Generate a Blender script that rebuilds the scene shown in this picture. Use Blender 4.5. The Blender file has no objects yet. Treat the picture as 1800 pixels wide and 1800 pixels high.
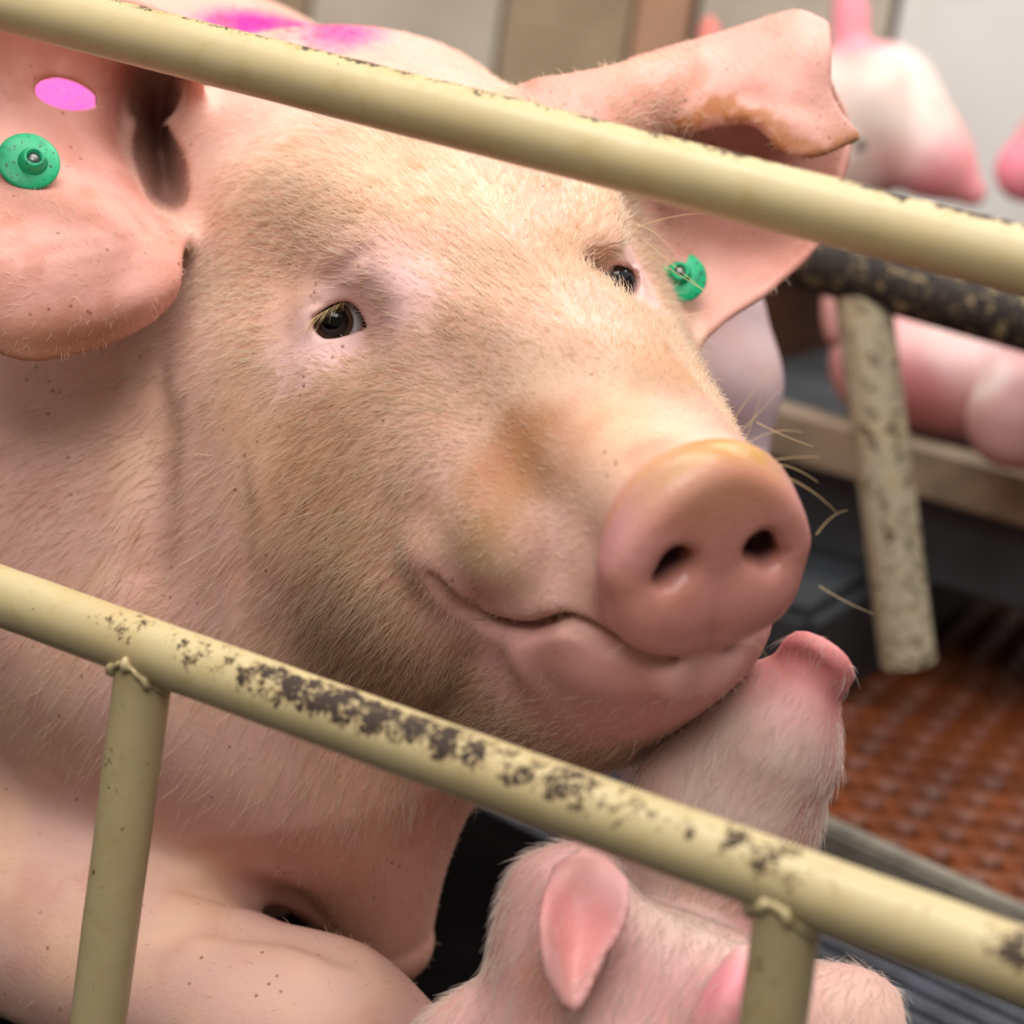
import bpy, bmesh, math, random
import numpy as np
from mathutils import Vector, Matrix
from mathutils.bvhtree import BVHTree

# ------------------------------------------------------------------ camera, world, lights, exposure
H_SOW = 0.0026
N_HAIR = 58000
FPX = 4200.0                      # focal length in pixels of the 1800 px frame
CAM_H = 0.76                      # camera height above the pen floor
SC = bpy.context.scene
COL = SC.collection
_z = Vector((0.15, 1.0, 0.30)).normalized()          # world up seen in Blender camera axes
_f = Vector((0, 0, -1)); _y = (_f - _z * _f.dot(_z)).normalized(); _x = _y.cross(_z)
ROT = np.array([list(_x), list(_y), list(_z)])       # camera axes -> world
CPOS = np.array([0.0, 0.0, CAM_H])

cam = bpy.data.cameras.new('camera'); cam_ob = bpy.data.objects.new('camera', cam); COL.objects.link(cam_ob)
cam.sensor_width = 36.0; cam.lens = 36.0 * FPX / 1800.0
m = Matrix(ROT.tolist()).to_4x4(); m.translation = CPOS.tolist(); cam_ob.matrix_world = m
cam.dof.use_dof = True; cam.dof.focus_distance = 1.285; cam.dof.aperture_fstop = 4.6
cam.clip_start = 0.05
SC.camera = cam_ob
SC.cycles.adaptive_threshold = 0.04; SC.cycles.max_bounces = 3; SC.cycles.diffuse_bounces = 2; SC.cycles.glossy_bounces = 2; SC.cycles.transmission_bounces = 3

w = bpy.data.worlds.new('barn_air'); SC.world = w; w.use_nodes = True
w.node_tree.nodes['Background'].inputs[0].default_value = (0.93, 0.96, 1.0, 1)
w.node_tree.nodes['Background'].inputs[1].default_value = 0.9

def area(name, loc, aim, sx, sy, watts, color=(1, 1, 1)):
    l = bpy.data.lights.new(name, 'AREA'); l.shape = 'RECTANGLE'; l.size = sx; l.size_y = sy; l.energy = watts; l.color = color
    o = bpy.data.objects.new(name, l); COL.objects.link(o); o.location = loc
    o.rotation_euler = (Vector(aim) - Vector(loc)).to_track_quat('-Z', 'Y').to_euler()
    return o
area('tube_and_fill_light', (-0.15, 0.90, 2.45), (0.0, 1.25, 0.6), 1.8, 0.8, 38, (1.0, 0.98, 0.95))
area('tube_and_fill_light', (-0.35, -0.55, 2.2), (0.05, 1.25, 0.6), 1.5, 0.8, 24, (1.0, 0.98, 0.95))  # front fill lamp, added to brighten jaw, cheek and neck
area('tube_and_fill_light', (0.9, 2.3, 2.45), (0.9, 2.3, 0.4), 1.6, 0.5, 34, (1.0, 0.98, 0.95))
SC.view_settings.view_transform = 'Standard'; SC.view_settings.look = 'None'
SC.view_settings.exposure = 0.08; SC.view_settings.gamma = 1.0; SC.view_settings.use_curve_mapping = False

# ------------------------------------------------------------------ coordinates
# view coordinates: x right, y up, z away from the camera, metres
def P(px, py, Z): return np.array([(px - 900) / FPX * Z, -(py - 900) / FPX * Z, Z])
def V2W(v):
    v = np.asarray(v, float); return (v * np.array([1, 1, -1])) @ ROT.T + CPOS
def W2V(p):
    return ((np.asarray(p, float) - CPOS) @ ROT) * np.array([1, 1, -1])
def nrm(v): v = np.asarray(v, float); return v / (np.linalg.norm(v) + 1e-12)
def ray_floor(px, py, z=0.0):
    d = V2W(P(px, py, 1.0)) - CPOS; t = (z - CPOS[2]) / d[2]; return CPOS + d * t

# head frame of the sow: forward (snout), right (towards her far side), up
eyeN, eyeF, discC = P(590, 562, 1.30), P(1108, 482, 1.37), P(1250, 965, 1.12)
HM = (eyeN + eyeF) / 2
HF = nrm(discC - HM); HR = eyeF - eyeN; HR = nrm(HR - HF * (HR @ HF)); HU = -np.cross(HF, HR)
HB = np.stack([HF, HR, HU])                       # rows
def toH(v): return (np.asarray(v, float) - HM) @ HB.T
def toV(h): return np.asarray(h, float) @ HB + HM
def Hp(px, py, Z): return toH(P(px, py, Z))

# ------------------------------------------------------------------ signed distance helpers (numpy)
def smin(a, b, k):
    h = np.maximum(k - np.abs(a - b), 0) / k
    return np.minimum(a, b) - h * h * k * 0.25
def smax(a, b, k): return -smin(-a, -b, k)
def ell(p, c, r, B=None):
    q = p - np.asarray(c, np.float32)
    if B is not None: q = q @ np.asarray(B, np.float32).T
    q = q / np.asarray(r, np.float32)
    k0 = np.sqrt(np.einsum('ij,ij->i', q, q)) + 1e-9
    q = q / np.asarray(r, np.float32)
    k1 = np.sqrt(np.einsum('ij,ij->i', q, q)) + 1e-9
    return k0 * (k0 - 1) / k1
def cone(p, a, b, ra, rb):
    a = np.asarray(a, np.float32); b = np.asarray(b, np.float32); ab = b - a
    q = p - a; t = np.clip(q @ ab / float(ab @ ab), 0, 1)
    q = q - t[:, None] * ab
    return np.sqrt(np.einsum('ij,ij->i', q, q)) - (ra + (rb - ra) * t)
def poly(p, pts, rad):
    d = None
    rad = np.broadcast_to(np.asarray(rad, float), (len(pts),))
    for i in range(len(pts) - 1):
        e = cone(p, pts[i], pts[i + 1], rad[i], rad[i + 1])
        d = e if d is None else np.minimum(d, e)
    return d
def near(p, pts, m):
    pts = np.asarray(pts); lo = pts.min(0) - m; hi = pts.max(0) + m
    x = p[:, 0]; r = (x > lo[0]) & (x < hi[0])
    for k in (1, 2): x = p[:, k]; r &= (x > lo[k]) & (x < hi[k])
    return r
def carve(d, p, pts, rad, k):
    """smooth groove along a polyline, fading out at both ends"""
    rad = np.full(len(pts), float(rad)); rad[0] = rad[-1] = -k * 0.55
    if len(pts) > 6: rad[1] = rad[-2] = rad[2] - k * 0.2
    mk = near(p, pts, 0.03 + k)
    if mk.any(): d[mk] = smax(d[mk], -poly(p[mk], pts, rad), k)
    return d
def swell(d, p, pts, rad, k):
    """smooth ridge along a polyline"""
    mk = near(p, pts, float(np.max(rad)) + 0.03 + k)
    if mk.any(): d[mk] = smin(d[mk], poly(p[mk], pts, rad), k)
    return d
def catmull(P_, n):
    P_ = np.asarray(P_, float); m_ = len(P_)
    t = np.linspace(0, m_ - 1, n); i = np.minimum(t.astype(int), m_ - 2); u = (t - i)
    g = lambda j: P_[np.clip(j, 0, m_ - 1)]
    sh = (n,) + (1,) * (P_.ndim - 1); u = u.reshape(sh)
    p0, p1, p2, p3 = g(i - 1), g(i), g(i + 1), g(i + 2)
    p0 = np.where((i == 0).reshape(sh), 2 * p1 - p2, p0); p3 = np.where((i >= m_ - 2).reshape(sh), 2 * p2 - p1, p3)
    return 0.5 * (2 * p1 + (p2 - p0) * u + (2 * p0 - 5 * p1 + 4 * p2 - p3) * u ** 2 + (3 * p1 - p0 - 3 * p2 + p3) * u ** 3)
class Loft:
    """tube along x whose section (half width, top, bottom) varies: rows of x, w, top, bot"""
    def __init__(s, rows, n=2.3):
        t = catmull(np.array(rows, float), 200); o = np.argsort(t[:, 0]); s.t = t[o]; s.n = n
    def __call__(s, p):
        x = p[:, 0]; X = s.t[:, 0]
        w_ = np.interp(x, X, s.t[:, 1]); a = np.interp(x, X, s.t[:, 2]); b = np.interp(x, X, s.t[:, 3])
        c = (a + b) / 2; h = (a - b) / 2
        q = ((np.abs(p[:, 1]) / w_) ** s.n + (np.abs(p[:, 2] - c) / h) ** s.n) ** (1 / s.n)
        d = (q - 1) * np.minimum(w_, h)
        e = np.maximum(np.maximum(X[0] - x, x - X[-1]), 0)
        return np.where(e > 0, np.sqrt(np.maximum(d, 0) ** 2 + e * e), d).astype(np.float32)
class Sheet:
    """thin skin flap from a grid of control points (rows x cols x 3), half thickness per grid point"""
    def __init__(s, grid, th, nu=26, nv=26, holes=()):
        g = np.asarray(grid, float)
        g = catmull(g, nu); g = np.swapaxes(catmull(np.swapaxes(g, 0, 1), nv), 0, 1)
        s.g = g; s.th = th; s.holes = holes
        vs = g.reshape(-1, 3); f = []
        for i in range(nu - 1):
            for j in range(nv - 1):
                a = i * nv + j; f += [(a, a + 1, a + nv + 1), (a, a + nv + 1, a + nv)]
        s.b = BVHTree.FromPolygons([tuple(v) for v in vs], f)
        s.lo = vs.min(0); s.hi = vs.max(0)
        gg = np.swapaxes(catmull(np.swapaxes(catmull(g, 90), 0, 1), 90), 0, 1).reshape(-1, 3)
        s.c = .010; s.o = s.lo - .05; n_ = np.ceil((s.hi - s.lo + .10) / s.c).astype(int) + 1
        oc = np.zeros(n_, bool); k = ((gg - s.o) / s.c).astype(int); oc[k[:, 0], k[:, 1], k[:, 2]] = True
        for _ in range(2):
            for a in range(3): oc = oc | np.roll(oc, 1, a) | np.roll(oc, -1, a)
        s.oc = oc
    def __call__(s, p):
        m_ = 0.03
        e = np.maximum(np.maximum(s.lo - p, p - s.hi), 0); d = np.sqrt((e * e).sum(1))
        mk = d < m_
        out = np.maximum(d, 0.016).astype(np.float32)
        if mk.any():
            k = ((p[mk] - s.o) / s.c).astype(int); j = np.flatnonzero(mk); mk[j[~s.oc[k[:, 0], k[:, 1], k[:, 2]]]] = False
        if mk.any():
            q = p[mk]; fn = s.b.find_nearest
            out[mk] = np.fromiter((fn(v)[3] for v in q.tolist()), np.float32, len(q)) - s.th
        return out

# ------------------------------------------------------------------ surface nets: signed distance -> quads
def polygonise(fn, lo, hi, h, B=8):
    lo = np.asarray(lo, float); n = (np.ceil((np.asarray(hi) - lo) / (h * B)).astype(int)); hb = h * B
    g = np.stack(np.meshgrid(*[np.arange(k) for k in n], indexing='ij'), -1).reshape(-1, 3)
    cen = (lo + (g + 0.5) * hb).astype(np.float32)
    dc = fn(cen)
    keep = np.abs(dc) < hb * 1.2
    N = n * B + 1
    D = np.empty(tuple(N), np.float32)
    D.fill(1.0)
    sg = np.where(dc < 0, -1.0, 1.0).astype(np.float32).reshape(tuple(n))
    D[:-1, :-1, :-1] = np.repeat(np.repeat(np.repeat(sg, B, 0), B, 1), B, 2)
    D[-1] = 1; D[:, -1] = 1; D[:, :, -1] = 1
    off = np.stack(np.meshgrid(*[np.arange(B + 1)] * 3, indexing='ij'), -1).reshape(-1, 3)
    gk = g[keep]; step = 700
    for s0 in range(0, len(gk), step):
        idx = (gk[s0:s0 + step, None, :] * B + off[None]).reshape(-1, 3)
        D[idx[:, 0], idx[:, 1], idx[:, 2]] = fn((lo + idx * h).astype(np.float32))
    D[0] = 1; D[:, 0] = 1; D[:, :, 0] = 1; D[-1] = 1; D[:, -1] = 1; D[:, :, -1] = 1
    ins = D < 0
    c = np.zeros(tuple(N - 1), np.uint8)
    for a in (0, 1):
        for b in (0, 1):
            for e in (0, 1):
                c += ins[a:N[0] - 1 + a, b:N[1] - 1 + b, e:N[2] - 1 + e]
    cells = np.argwhere((c > 0) & (c < 8)); del c
    S = N - 1
    key = (cells[:, 0] * S[1] + cells[:, 1]) * S[2] + cells[:, 2]
    cor = np.array([[a, b, e] for a in (0, 1) for b in (0, 1) for e in (0, 1)])
    v = np.stack([D[cells[:, 0] + a, cells[:, 1] + b, cells[:, 2] + e] for a, b, e in cor], 1)
    acc = np.zeros((len(cells), 3)); cnt = np.zeros(len(cells))
    for i in range(8):
        for j in range(i + 1, 8):
            if np.abs(cor[i] - cor[j]).sum() == 1:
                mk = (v[:, i] < 0) != (v[:, j] < 0)
                t = v[mk, i] / (v[mk, i] - v[mk, j])
                acc[mk] += cor[i] + t[:, None] * (cor[j] - cor[i]); cnt[mk] += 1
    verts = lo + (cells + acc / cnt[:, None]) * h
    quads = []
    for ax in range(3):
        sl0 = [slice(None)] * 3; sl1 = [slice(None)] * 3; sl0[ax] = slice(0, -1); sl1[ax] = slice(1, None)
        x = np.argwhere(ins[tuple(sl0)] != ins[tuple(sl1)])
        o1, o2 = [(1, 2), (2, 0), (0, 1)][ax]
        ok = (x[:, o1] > 0) & (x[:, o2] > 0) & (x[:, o1] < S[o1]) & (x[:, o2] < S[o2]); x = x[ok]
        flip = ~ins[x[:, 0], x[:, 1], x[:, 2]]
        ids = []
        for da, db in ((0, 0), (1, 0), (1, 1), (0, 1)):
            y = x.copy(); y[:, o1] -= da; y[:, o2] -= db
            ids.append(np.searchsorted(key, (y[:, 0] * S[1] + y[:, 1]) * S[2] + y[:, 2]))
        q = np.stack(ids, 1); q[flip] = q[flip][:, ::-1]
        quads.append(q)
    return verts, np.concatenate(quads)
def grad(fn, p, e=0.0012):
    p = p.astype(np.float32); g = np.empty((len(p), 3), np.float32)
    for a in range(3):
        d = np.zeros(3, np.float32); d[a] = e
        g[:, a] = fn(p + d) - fn(p - d)
    return g / (np.linalg.norm(g, axis=1, keepdims=True) + 1e-9)
def relax(v, q, it=1, lam=0.5):
    e = np.concatenate([q[:, [0, 1]], q[:, [1, 2]], q[:, [2, 3]], q[:, [3, 0]]])
    for _ in range(it):
        s = np.zeros_like(v); c = np.bincount(e[:, 0], minlength=len(v)) + np.bincount(e[:, 1], minlength=len(v))
        for k in range(3):
            s[:, k] = np.bincount(e[:, 0], v[e[:, 1], k], len(v)) + np.bincount(e[:, 1], v[e[:, 0], k], len(v))
        v = v + lam * (s / np.maximum(c, 1)[:, None] - v)
    return v
def vnormals(v, q):
    n = np.cross(v[q[:, 2]] - v[q[:, 0]], v[q[:, 3]] - v[q[:, 1]])
    out = np.zeros_like(v)
    for k in range(4):
        for a in range(3): out[:, a] += np.bincount(q[:, k], n[:, a], len(v))
    return out / (np.linalg.norm(out, axis=1, keepdims=True) + 1e-12)

# value noise, several octaves
def vnoise(p, scale, seed=0):
    p = np.asarray(p, np.float64) * scale + seed * 17.31
    i = np.floor(p).astype(np.int64); f = p - i; f = f * f * (3 - 2 * f)
    def hsh(a, b, c):
        n = (a * 374761393 + b * 668265263 + c * 2147483647 + seed * 1013) & 0xffffffff
        n = ((n ^ (n >> 13)) * 1274126177) & 0xffffffff
        return ((n ^ (n >> 16)) & 0xffff) / 65535.0
    r = 0
    for a in (0, 1):
        for b in (0, 1):
            for c in (0, 1):
                r = r + hsh(i[:, 0] + a, i[:, 1] + b, i[:, 2] + c) * (f[:, 0] if a else 1 - f[:, 0]) * (f[:, 1] if b else 1 - f[:, 1]) * (f[:, 2] if c else 1 - f[:, 2])
    return r
def fbm(p, scale, seed=0, o=3):
    return sum(vnoise(p, scale * 2 ** k, seed + k) * 0.5 ** k for k in range(o)) / sum(0.5 ** k for k in range(o))
def s2l(c):
    c = np.asarray(c, float) / 255.0
    return np.where(c <= 0.04045, c / 12.92, ((c + 0.055) / 1.055) ** 2.4)
def sstep(x, a, b): t = np.clip((x - a) / (b - a), 0, 1); return t * t * (3 - 2 * t)

# ------------------------------------------------------------------ object helpers
def link(o, parent=None):
    COL.objects.link(o)
    if parent is not None: o.parent = parent
    return o
def tag(o, label=None, cat=None, group=None, kind=None):
    if label: o['label'] = label
    if cat: o['category'] = cat
    if group: o['group'] = group
    if kind: o['kind'] = kind
    return o
def root(name, loc, label, cat, group=None):
    o = bpy.data.objects.new(name, None); o.empty_display_size = 0.05; link(o); o.location = [float(x) for x in loc]
    return tag(o, label, cat, group)
def mesh_np(name, v, q, mat, parent=None, smooth=True):
    """v in world metres"""
    me = bpy.data.meshes.new(name)
    v = np.asarray(v, float)
    if parent is not None: v = v - np.array(parent.location)
    me.vertices.add(len(v)); me.vertices.foreach_set('co', v.astype(np.float32).ravel())
    k = q.shape[1]
    me.loops.add(q.size); me.loops.foreach_set('vertex_index', q.astype(np.int32).ravel())
    me.polygons.add(len(q)); me.polygons.foreach_set('loop_start', np.arange(0, q.size, k, dtype=np.int32))
    me.update(calc_edges=True); me.validate()
    if smooth: me.polygons.foreach_set('use_smooth', np.ones(len(q), bool))
    me.materials.append(mat)
    return link(bpy.data.objects.new(name, me), parent)
def mesh_bm(name, bm, mat, parent=None, smooth=False):
    me = bpy.data.meshes.new(name)
    if parent is not None: bmesh.ops.translate(bm, verts=bm.verts, vec=-Vector(parent.location))
    bmesh.ops.recalc_face_normals(bm, faces=bm.faces)
    bm.to_mesh(me); bm.free()
    for f in me.polygons: f.use_smooth = smooth
    me.materials.append(mat)
    return link(bpy.data.objects.new(name, me), parent)
def set_col(o, name, c):
    a = o.data.attributes.new(name, 'FLOAT_COLOR', 'POINT')
    c4 = np.ones((len(c), 4), np.float32); c4[:, :3] = c; a.data.foreach_set('color', c4.ravel())
def set_val(o, name, x):
    a = o.data.attributes.new(name, 'FLOAT', 'POINT'); a.data.foreach_set('value', np.asarray(x, np.float32))

class NT:
    def __init__(s, name):
        s.m = bpy.data.materials.new(name); s.m.use_nodes = True; s.t = s.m.node_tree; s.t.nodes.clear()
        s.out = s.n('ShaderNodeOutputMaterial')
    def n(s, typ, inp=None, **kw):
        x = s.t.nodes.new(typ)
        for k, v in kw.items(): setattr(x, k, v)
        for k, v in (inp or {}).items():
            if isinstance(v, bpy.types.NodeSocket): s.t.links.new(v, x.inputs[k])
            else: x.inputs[k].default_value = v
        return x
    def noise(s, scale, detail=3, rough=0.55, vec=None, dist=0.0):
        i = {'Scale': scale, 'Detail': detail, 'Roughness': rough, 'Distortion': dist}
        if vec is not None: i['Vector'] = vec
        return s.n('ShaderNodeTexNoise', i).outputs['Fac']
    def math(s, op, a, b=0.0, clamp=False):
        return s.n('ShaderNodeMath', {0: a, 1: b}, operation=op, use_clamp=clamp).outputs[0]
    def ramp(s, x, a, b, lo=0.0, hi=1.0):
        return s.n('ShaderNodeMapRange', {'Value': x, 'From Min': a, 'From Max': b, 'To Min': lo, 'To Max': hi}, interpolation_type='SMOOTHSTEP').outputs[0]
    def mix(s, f, a, b, mode='MIX'):
        x = s.n('ShaderNodeMix', data_type='RGBA', blend_type=mode)
        for sock, v in ((x.inputs[0], f), (x.inputs[6], a), (x.inputs[7], b)):
            if isinstance(v, bpy.types.NodeSocket): s.t.links.new(v, sock)
            else: sock.default_value = v if not isinstance(v, (tuple, list, np.ndarray)) else tuple(float(q) for q in v)[:3] + (1.0,)
        return x.outputs[2]
    def attr(s, name): return s.n('ShaderNodeAttribute', attribute_name=name)
    def coord(s): return s.n('ShaderNodeTexCoord').outputs['Object']
    def bump(s, h, strength, dist): return s.n('ShaderNodeBump', {'Height': h, 'Strength': strength, 'Distance': dist}).outputs[0]
    def done(s, **inp):
        p = s.n('ShaderNodeBsdfPrincipled', {k.replace('_', ' '): (v if not isinstance(v, (np.ndarray, list)) else tuple(float(q) for q in v)[:3] + (1.0,)) for k, v in inp.items()})
        s.t.links.new(p.outputs[0], s.out.inputs[0]); return s.m

def skin_material(name, rough=0.55, wet=False, spots=0.0, bumpd=0.0006):
    """tone (point attribute) is the pigment; fine relief and specks on top"""
    t = NT(name); c = t.coord(); col = t.attr('tone').outputs['Color']
    if spots:
        v = t.n('ShaderNodeTexVoronoi', {'Vector': c, 'Scale': 120.0, 'Randomness': 1.0})
        sp = t.math('MULTIPLY', t.ramp(v.outputs['Distance'], 0.20, 0.06), t.attr('speck').outputs['Fac'])
        col = t.mix(t.math('MULTIPLY', sp, spots), col, s2l((120, 66, 34)))
    return t.done(Base_Color=col, Roughness=rough, Specular_IOR_Level=0.45 if wet else 0.28, Normal=t.bump(t.noise(300, 1, 0.6, c), 0.4, bumpd))
def mottle(v, t):
    """blotchy variation of living skin"""
    a = (sstep(fbm(v, 45, 31, 4), .42, .75) * .32)[:, None]; t = t * (1 - a) + s2l((196, 130, 110)) * a
    b = (sstep(fbm(v, 14, 37, 3), .45, .75) * .22)[:, None]; return t * (1 - b) + s2l((236, 194, 178)) * b
def hair_material(name, a, b):
    t = NT(name)
    rnd = t.n('ShaderNodeHairInfo').outputs['Random']
    col = t.mix(rnd, s2l(a), s2l(b))
    col = t.mix(t.attr('dirt').outputs['Fac'], col, s2l((208, 160, 108)))
    col = t.mix(t.attr('dye').outputs['Fac'], col, s2l((236, 24, 150)))
    d = t.n('ShaderNodeBsdfPrincipled', {'Base Color': col, 'Roughness': 0.45, 'Specular IOR Level': 0.4})
    tr = t.n('ShaderNodeBsdfTranslucent', {'Color': col})
    mx = t.n('ShaderNodeMixShader', {0: 0.55, 1: d.outputs[0], 2: tr.outputs[0]})
    t.t.links.new(mx.outputs[0], t.out.inputs[0]); return t.m
def plain(name, rgb, rough=0.5, **kw):
    t = NT(name); return t.done(Base_Color=list(s2l(rgb)) + [1.0], Roughness=rough, **kw)

# hair strands: roots, normals, direction, length (arrays, world) -> one hair object
RNG = np.random.default_rng(7)
def strands(name, pos, nor, dirs, length, rad, mat, parent, dirt=None, lift=0.35, dye=None, npt=5, curl=0.25, label=None):
    k = len(pos)
    t = np.linspace(0, 1, npt)[None, :, None]
    jit = RNG.normal(0, 0.22, (k, 3)); d = dirs + jit; d -= nor * (d * nor).sum(1)[:, None]
    d /= np.linalg.norm(d, axis=1, keepdims=True) + 1e-9
    li = (lift * RNG.uniform(0.5, 1.5, k))[:, None]
    d0 = d + nor * li * 1.6; d0 /= np.linalg.norm(d0, axis=1, keepdims=True)
    d1 = d + nor * (li * 0.15) + RNG.normal(0, curl * 0.5, (k, 3)); d1 /= np.linalg.norm(d1, axis=1, keepdims=True)
    L = length[:, None, None]
    pts = pos[:, None, :] - nor[:, None, :] * 0.0006 + L * (d0[:, None, :] * (t - 0.5 * t * t) + d1[:, None, :] * 0.5 * t * t)
    pts = pts - np.array(parent.location)
    hc = bpy.data.hair_curves.new(name)
    hc.add_curves([npt] * k)
    hc.points.foreach_set('position', pts.astype(np.float32).ravel())
    r = (np.asarray(rad) * np.ones(k))[:, None] * np.linspace(1.0, 0.25, npt)[None, :]
    a = hc.attributes.get('radius') or hc.attributes.new('radius', 'FLOAT', 'POINT')
    a.data.foreach_set('value', r.astype(np.float32).ravel())
    if dirt is not None:
        a = hc.attributes.new('dirt', 'FLOAT', 'CURVE'); a.data.foreach_set('value', dirt.astype(np.float32))
    if dye is not None:
        a = hc.attributes.new('dye', 'FLOAT', 'CURVE'); a.data.foreach_set('value', dye.astype(np.float32))
    hc.materials.append(mat)
    o = link(bpy.data.objects.new(name, hc), parent); o['kind'] = 'stuff'
    if label: o['label'] = label
    return o
def sample_surface(v, q, weight, k):
    """random points on quads, weight per vertex"""
    ar = 0.5 * np.linalg.norm(np.cross(v[q[:, 2]] - v[q[:, 0]], v[q[:, 3]] - v[q[:, 1]]), axis=1)
    wq = ar * weight[q].mean(1); cs = np.cumsum(wq)
    i = np.searchsorted(cs, RNG.uniform(0, cs[-1], k)); i = np.minimum(i, len(q) - 1)
    a, b = RNG.uniform(0, 1, (2, k))
    W = np.stack([(1 - a) * (1 - b), a * (1 - b), a * b, (1 - a) * b], 1)
    return i, W

# ------------------------------------------------------------------ the sow
HEAD = Loft([(.266, .045, .046, -.046), (.24, .047, .043, -.050), (.20, .052, .041, -.056), (.15, .058, .042, -.062), (.10, .065, .045, -.070),
             (.05, .076, .050, -.085), (0, .085, .056, -.10), (-.05, .102, .062, -.12), (-.10, .116, .062, -.13), (-.15, .128, .056, -.14),
             (-.20, .135, .052, -.15), (-.28, .14, .048, -.15)])
JAW = Loft([(.276, .012, -.062, -.084), (.262, .032, -.050, -.108), (.242, .047, -.046, -.134), (.21, .056, -.046, -.172), (.17, .064, -.048, -.208), (.12, .074, -.05, -.245), (.05, .088, -.05, -.275), (-.05, .10, -.05, -.29), (-.12, .10, -.06, -.29)], 2.2)
def mir(a): a = np.array(a, float); a[..., 1] *= -1; return a
def Pw(px, py, Z): return P(px, py, Z)
def narrow(f): return 1 + .11 * np.clip(1 - ((f - .03) / .11) ** 2, 0, 1) ** 2       # her far cheek is a little slimmer
def headq(p):
    q = ((p - HM.astype(np.float32)) @ HB.T.astype(np.float32)).astype(np.float32)
    q[:, 1] = np.where(q[:, 1] > 0, q[:, 1] * narrow(q[:, 0]), q[:, 1]); return q
def far_side(a):
    a = mir(a); a[..., 1] /= narrow(a[..., 0]); return a

def sow_base(p):
    q = headq(p)
    qa = q.copy(); qa[:, 1] = np.abs(qa[:, 1])
    d = HEAD(q)
    # brow, cheek bone, cheek and jowl on both sides
    d = smin(d, ell(qa, (-.030, .064, .020), (.062, .027, .036)), .04)
    d = smin(d, ell(qa, (.06, .055, -.028), (.075, .030, .030)), .03)
    d = smin(d, ell(qa, (.030, .070, -.110), (.125, .062, .095)), .05)
    d = smin(d, ell(qa, (-.060, .098, -.130), (.12, .074, .110)), .05)
    # upper lip flaps
    d = smin(d, ell(qa, (.135, .053, -.044), (.078, .036, .042)), .02)
    d = smin(d, ell(qa, (.215, .030, -.036), (.050, .028, .030)), .02)
    # lower jaw
    d = smin(d, JAW(q), .008)
    # neck, shoulders, chest, leg
    d = smin(d, cone(q, (-.17, 0, -.067), (-.40, -.05, -.16), .12, .20), .06)
    d = smin(d, cone(p, Pw(420, 1120, 1.50), Pw(150, 1150, 1.74), .145, .29), .07)
    d = smin(d, cone(p, Pw(90, 900, 1.64), Pw(-500, 700, 2.05), .24, .34), .10)
    d = smin(d, cone(p, Pw(590, 1330, 1.46), Pw(680, 1650, 1.50), .085, .030), .06)
    d = smin(d, cone(p, Pw(20, 1560, 1.49), Pw(430, 1795, 1.375), .080, .053), .035)
    d = smin(d, cone(p, Pw(430, 1795, 1.375), Pw(560, 1835, 1.36), .053, .054), .02)
    d = smin(d, cone(p, Pw(560, 1835, 1.36), Pw(880, 1985, 1.41), .054, .036), .03)
    z = ((p * np.array([1, 1, -1], np.float32)) @ ROT[2].astype(np.float32)) + np.float32(CAM_H)
    return smax(d, .004 - z, .035)                           # she lies on the floor: underside pressed flat
def sow_face(p):
    q = headq(p); q[:, 1] = -np.abs(q[:, 1])
    d = sow_base(p)
    d = swell(d, q, LIPUP, .0125, .022)
    return swell(d, q, LIPLOW, .011, .03)
def hit(px, py, fn=sow_base, z0=0.95):
    dr = P(px, py, 1.0); t = z0
    for _ in range(90):
        e = float(fn((dr * t)[None].astype(np.float32))[0])
        if e < 0.0003: break
        t += e * 0.6 / np.linalg.norm(dr)
        if t > 3: return None
    return dr * t
def hits(pts, fn=sow_base): return np.array([h for h in (hit(x, y, fn) for x, y in pts) if h is not None])

# eye: lid opening drawn on the near side, mirrored to the far side
EC = toH(P(592, 564, 1.315)); EYE_R = 0.0165
LID = np.array([(549, 571), (556, 586), (570, 596), (590, 595), (610, 590), (630, 582), (648, 583), (641, 562), (629, 541), (613, 529), (597, 530), (580, 537), (562, 548), (551, 560)], float)
LIDH = toH(np.array([P(x, y, 1.30) for x, y in LID]))
AX = nrm(np.array([0, 0, 0]) - P(592, 564, 1.0)); AXH = HB @ AX                     # towards the viewer, head axes
EXH = nrm(np.cross([0, 0, 1.0], AXH)); EYH = np.cross(AXH, EXH)
LID2 = np.stack([(LIDH - EC) @ EXH, (LIDH - EC) @ EYH], 1)
_cf = toV(far_side(EC)); _cv = -nrm(_cf)
FAR_HOLLOW = np.array([_cf + _cv * .022, _cf + _cv * .045, _cf + _cv * .075])
def polydist(x, y, V):
    d = np.full(len(x), 1e9); s = np.ones(len(x)); n = len(V)
    for i in range(n):
        a, b = V[i], V[i - 1]; ex, ey = b - a; wx, wy = x - a[0], y - a[1]
        t = np.clip((wx * ex + wy * ey) / (ex * ex + ey * ey), 0, 1)
        d = np.minimum(d, (wx - ex * t) ** 2 + (wy - ey * t) ** 2)
        c1, c2, c3 = y >= a[1], y < b[1], ex * wy > ey * wx
        s = np.where((c1 & c2 & c3) | (~c1 & ~c2 & ~c3), -s, s)
    return s * np.sqrt(d)
def on_lid(pts2, R):
    z = np.sqrt(np.maximum(R * R - (pts2 ** 2).sum(1), 0)); return EC + pts2[:, :1] * EXH + pts2[:, 1:] * EYH + z[:, None] * AXH
LID_RIM = on_lid(np.vstack([catmull(np.vstack([LID2, LID2[:1]]), 36)]), 0.0188)
def px2lid(pts): # pixels near the eye -> points on the lid sphere plane
    h = toH(np.array([P(x, y, 1.30) for x, y in pts])); return np.stack([(h - EC) @ EXH, (h - EC) @ EYH], 1)
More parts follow.
